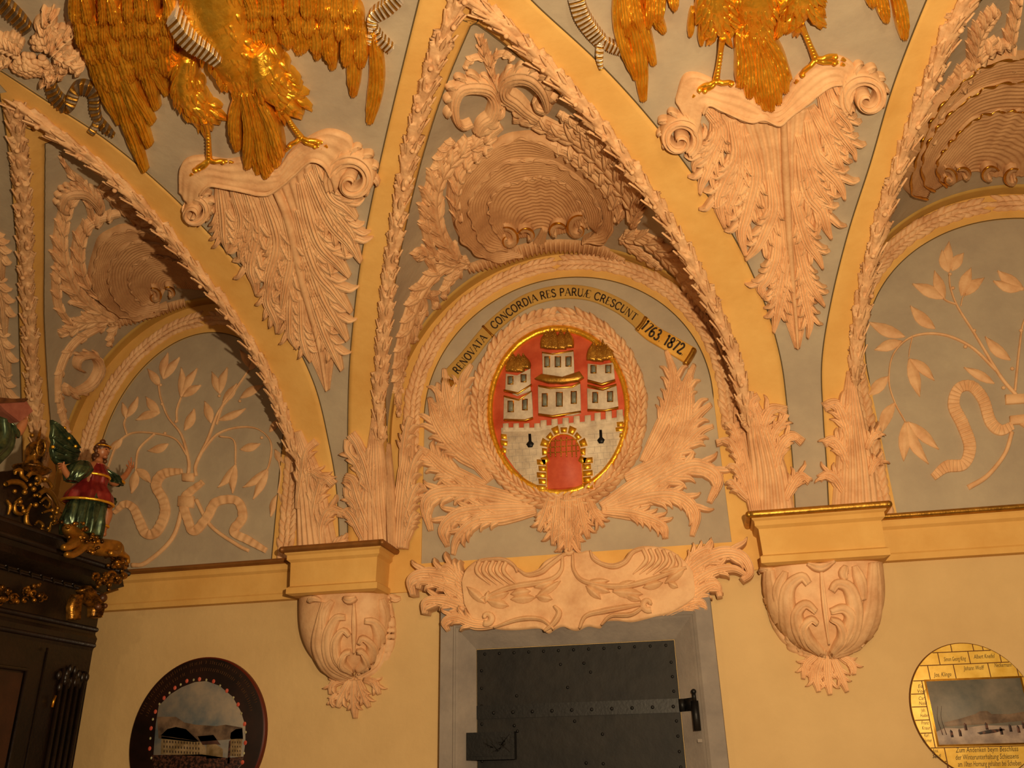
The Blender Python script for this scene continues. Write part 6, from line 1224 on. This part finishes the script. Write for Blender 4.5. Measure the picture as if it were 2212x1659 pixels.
hand(12, [(A(892, 682, .06), A(893, 715, .06)), (A(910, 712, .06), A(908, 735, .055)), (A(912, 732, .05), A(912, 748, .05)), (A(872, 706, .07), A(878, 728, .07))], A(856, 738, .075))
hand(8, [(A(395, 715, .02), A(410, 712, .02)), (A(398, 732, .02), A(410, 728, .02)), (A(402, 748, .02), A(414, 744, .02)), (A(420, 700, .0), A(424, 710, .0))], A(440, 700, .02))
skin_mesh('body', V, E_, rad, M['skin'], ang)
mb = MB(); hc = A(705, 625, .01)
mb.ball(hc, (.036, .036, .046), 16)
fd = rv*.75+fv*.66; fd /= np.linalg.norm(fd); sd_ = np.cross(fd, [0, 0, 1])
mb.tube([hc+fd*.032+[0, 0, .008], hc+fd*.045+[0, 0, -.008], hc+fd*.034+[0, 0, -.012]], [.003, .006, .003], 8); mb.ball(hc+fd*.022+[0, 0, -.036], (.014, .014, .011), 8); mb.ball(hc+fd*.033+[0, 0, -.022], (.006, .006, .003), 8)
for s in (-1, 1): mb.ball(hc+sd_*s*.036+[0, 0, -.004], (.006, .006, .011), 8)
hd = mb.build('head', M['skin'], ang)
mb = MB()
for s in (-1, 1): mb.ball(hc+fd*.031+sd_*s*.014+[0, 0, .004], (.005, .005, .0035), 8)
mb.build('eyes', M['ink'], hd)
mb = MB(); mb.ball(hc-fd*.008+[0, 0, .016], (.042, .042, .040), 14); random.seed(8)
for k in range(34): a = random.uniform(0, 2*PI); q = hc+sd_*.04*math.cos(a)-fd*abs(.04*math.sin(a))+[0, 0, random.uniform(-.055, .03)]; mb.ball(q, random.uniform(.010, .015), 6)
mb.ball(hc+[0, 0, .058]-fd*.01, .017, 8)
mb.build('hair', M['hair'], hd)
mb = MB(); th = np.linspace(0, 2*PI, 30); mb.tube(hc+[0, 0, .026]+np.outer(np.cos(th), sd_*.041)+np.outer(np.sin(th), fd*.041), .0042, 6); tag(mb.build('diadem', M['gold'], hd), 'gold diadem')
mb = MB(); drape(mb, [A(665, 715), A(645, 790), A(628, 870), A(615, 950), A(605, 985)], [.045, .082, .075, .115, .13], [.04, .065, .06, .09, .10], 7, .10); mb.build('red_tunic', M['robe_red'], ang)
mb = MB(); drape(mb, [A(625, 915), A(600, 1000), A(575, 1090), A(560, 1205)], [.085, .10, .105, .09], [.08, .09, .09, .08], 9, .16, ph0=1); drape(mb, [A(690, 930), A(735, 960), A(755, 985)], [.03, .06, .03], [.05, .07, .05], 7, .14); mb.build('green_skirt', M['robe_green'], ang)
mb = MB(); drape(mb, [A(575, 700, .01), A(545, 750, .02), A(505, 800, .01), A(490, 830)], [.035, .065, .06, .035], [.035, .055, .05, .03], 6, .12); mb.build('puffed_sleeve', M['robe_green'], ang); mb = MB(); drape(mb, [A(715, 750), A(755, 800, .02), A(790, 860, .03)], [.035, .058, .042], [.035, .055, .045], 6, .12); mb.build('puffed_sleeve', M['robe_green'], ang)
mb = MB()
for c, w_, d_, y in ((A(645, 798), .085, .07, 0), (A(603, 980), .135, .105, 0), (A(798, 845, .035), .04, .04, 0), (A(700, 1150, .04), .03, .03, 0)): mb.tube(c+np.outer(np.cos(th), rv*w_)+np.outer(np.sin(th), fv*d_), .008, 8)
tag(mb.build('gold_trim', M['gold'], ang), 'gold belt, hem, cuff and boot trim')
mb = MB(); SW = Side(-3.40); wr_ = Z7((540, 660))[0]
poly(mb, SW, Z7((355, 405), (420, 470), (480, 520), (530, 570), (545, 630), (520, 700), (440, 715), (390, 710), (360, 670), (350, 610), (362, 560), (350, 520), (358, 470)), .012, base=-.012)
for a, b, w in [((520, 600), (358, 420), 6), ((510, 630), (352, 520), 6), ((500, 650), (352, 600), 6), ((500, 670), (362, 665), 6), ((500, 690), (390, 705), 5), ((530, 600), (430, 490), 6), ((530, 630), (420, 580), 6), ((520, 660), (430, 650), 6)]: feather(mb, SW, Z7(a)[0], Z7(b)[0], w, .02, base=.008, barb=5)
mb.build('wing', M['robe_green'], ang)
mb = MB()
for q in Z7((440, 475), (360, 605), (515, 600), (470, 545)): P = SW.pt([q])[0][0]; mb.ball(P+fv*.035, .010, 7)
mb.build('wing_gilding', M['gold'], ang)
# gilded lion lying at the angel's feet
ln_ = thing('gilded_lion', 'gilded lion lying under the angel statue on the cabinet cornice', 'animal statue', vec(A(600, 1290)))
V = [A(720, 1290), A(620, 1270), A(540, 1230), A(480, 1175, .03), A(440, 1160, .05), A(780, 1290, .0), A(820, 1300, .03), A(790, 1340, .05), A(740, 1345, .09), A(560, 1280, .05), A(530, 1330, .08), A(480, 1365, .10), A(430, 1360, .11), A(500, 1270, .06), A(450, 1310, .10), A(410, 1315, .11), A(840, 1330, .0), A(880, 1350, .0), A(885, 1400, .0)]
E_ = [(0, 1), (1, 2), (2, 3), (3, 4), (0, 5), (5, 6), (6, 7), (7, 8), (1, 9), (9, 10), (10, 11), (11, 12), (2, 13), (13, 14), (14, 15), (5, 16), (16, 17), (17, 18)]
skin_mesh('body', V, E_, [.055, .05, .05, .04, .028, .055, .045, .024, .018, .035, .024, .02, .018, .032, .022, .018, .02, .014, .012], M['gold_dull'], ln_)
mb = MB(); random.seed(12)
for k in range(150):
    t = random.random(); c = A(520+120*t, 1190+80*t, .03); a = random.uniform(0, 2*PI); q = c+rv*.055*math.cos(a)*random.random()**.5+fv*.045*random.random()+np.array([0, 0, .055*math.sin(a)]); mb.ball(q, random.uniform(.008, .014), 5)
mb.build('mane', M['darkgold'], ln_)
mb = MB(); q = A(455, 1165, .075)
for s in (-1, 1): mb.ball(q+rv*.016*s+[0, 0, .012], .006, 6)
mb.ball(q+fv*.02+[0, 0, -.008], (.012, .012, .009), 8)
for s in (-1, 1): mb.ball(q+rv*.032*s+[0, 0, .03]-fv*.03, .011, 6)
mb.build('face', M['darkgold'], ln_)
# figure holding a book at the far left edge
bk = thing('robed_statue', 'robed statue holding a rose coloured book, cut by the left edge above cabinet', 'statue', vec(A(-140, 1180)))
V = [A(-200, 760), A(-160, 620), A(-130, 440), A(-120, 340), A(-115, 290), A(-60, 400), A(20, 540, .04), A(110, 530, .08), A(160, 460, .10), A(170, 420, .11), A(-220, 400), A(-280, 540), A(-200, 600, .05), A(-370, 950), A(-400, 1170), A(-330, 950), A(-360, 1170)]
E_ = [(0, 1), (1, 2), (2, 3), (3, 4), (2, 5), (5, 6), (6, 7), (7, 8), (8, 9), (2, 10), (10, 11), (11, 12), (0, 13), (13, 14), (0, 15), (15, 16)]; rad = [.08, .07, .075, .03, .045, .05, .04, .034, .02, .012, .045, .035, .02, .05, .03, .05, .03]
for i, (x, y) in enumerate(((120, 400), (135, 415), (150, 430), (120, 430))):
    V.append(A(165, 425+i*8, .12)); E_.append((8, len(V)-1)); rad.append(.008); V.append(A(x, y, .13)); E_.append((len(V)-2, len(V)-1)); rad.append(.006)
skin_mesh('body', V, E_, rad, M['skin'], bk)
mb = MB(); drape(mb, [A(-130, 400), A(-140, 560), A(-330, 760), A(-420, 1180)], [.13, .14, .15, .17], [.11, .12, .13, .14], 9, .12); drape(mb, [A(-50, 400, .02), A(-10, 470, .04), A(40, 540, .06)], [.07, .08, .05], [.07, .08, .05], 7, .16); mb.build('green_robe', M['robe_green'], bk)
mb = MB(); mb.ball(A(-115, 250, .02), (.055, .055, .07), 14); mb.ball(A(-100, 255, .08), (.012, .012, .016), 8); hd2 = mb.build('head', M['skin'], bk)
mb = MB(); mb.ball(A(-125, 235, .0), (.062, .062, .065), 12); mb.build('hair', M['hair'], hd2)
mb = MB(); SB2 = Side(-3.18); poly(mb, SB2, Z7((-60, 285), (140, 268), (195, 350), (100, 425), (0, 350)), .03, base=-.03, bev=1); mb.build('book', M['book'], bk, flat=True)
mb = MB(); poly(mb, SB2, Z7((-80, 250), (60, 262), (150, 258), (155, 272), (130, 290), (-70, 300)), .035, base=-.04, bev=1); mb.build('book_pages', M['hair'], bk, flat=True)
# ------------------------------------------------------------ light
sc = bpy.context.scene
def light(kind, name, loc, power, col, size=.1, tgt=None):
    l = bpy.data.lights.new(name, kind); l.energy = power; l.color = col
    if kind == 'AREA': l.size = size
    else: l.shadow_soft_size = size
    o = bpy.data.objects.new(name, l); o.location = loc; C.objects.link(o)
    if tgt is not None: o.rotation_euler = (Vector(tgt)-Vector(loc)).to_track_quat('-Z', 'Y').to_euler()
    return o
W = (1.0, .74, .43)
light('AREA', 'camera_flash', (.42, -4.85, 1.95), 192, (1.0, .74, .44), .07, (-.2, 0, 4.6))
light('AREA', 'fill_light', (.9, -5.0, 3.3), 22, W, .5, (-.6, -.3, 3.4))  # added soft fill, not an actual lamp of the room
light('POINT', 'fill_light', (-2.0, -5.4, 2.9), 34, W, .06)  # added point light for gold glints and fill on the left
light('POINT', 'fill_light', (1.5, -3.6, 2.5), 8, W, .04)  # added small point light for glints, no fitting belongs to it
w = bpy.data.worlds.new('world'); sc.world = w; w.use_nodes = True
bg = w.node_tree.nodes['Background']; bg.inputs[0].default_value = (1.0, .66, .36, 1); bg.inputs[1].default_value = .16
sc.view_settings.view_transform = 'Standard'; sc.view_settings.look = 'None'; sc.view_settings.gamma = 1; sc.view_settings.exposure = 0
sc.view_settings.use_curve_mapping = False
sc.cycles.use_fast_gi = False
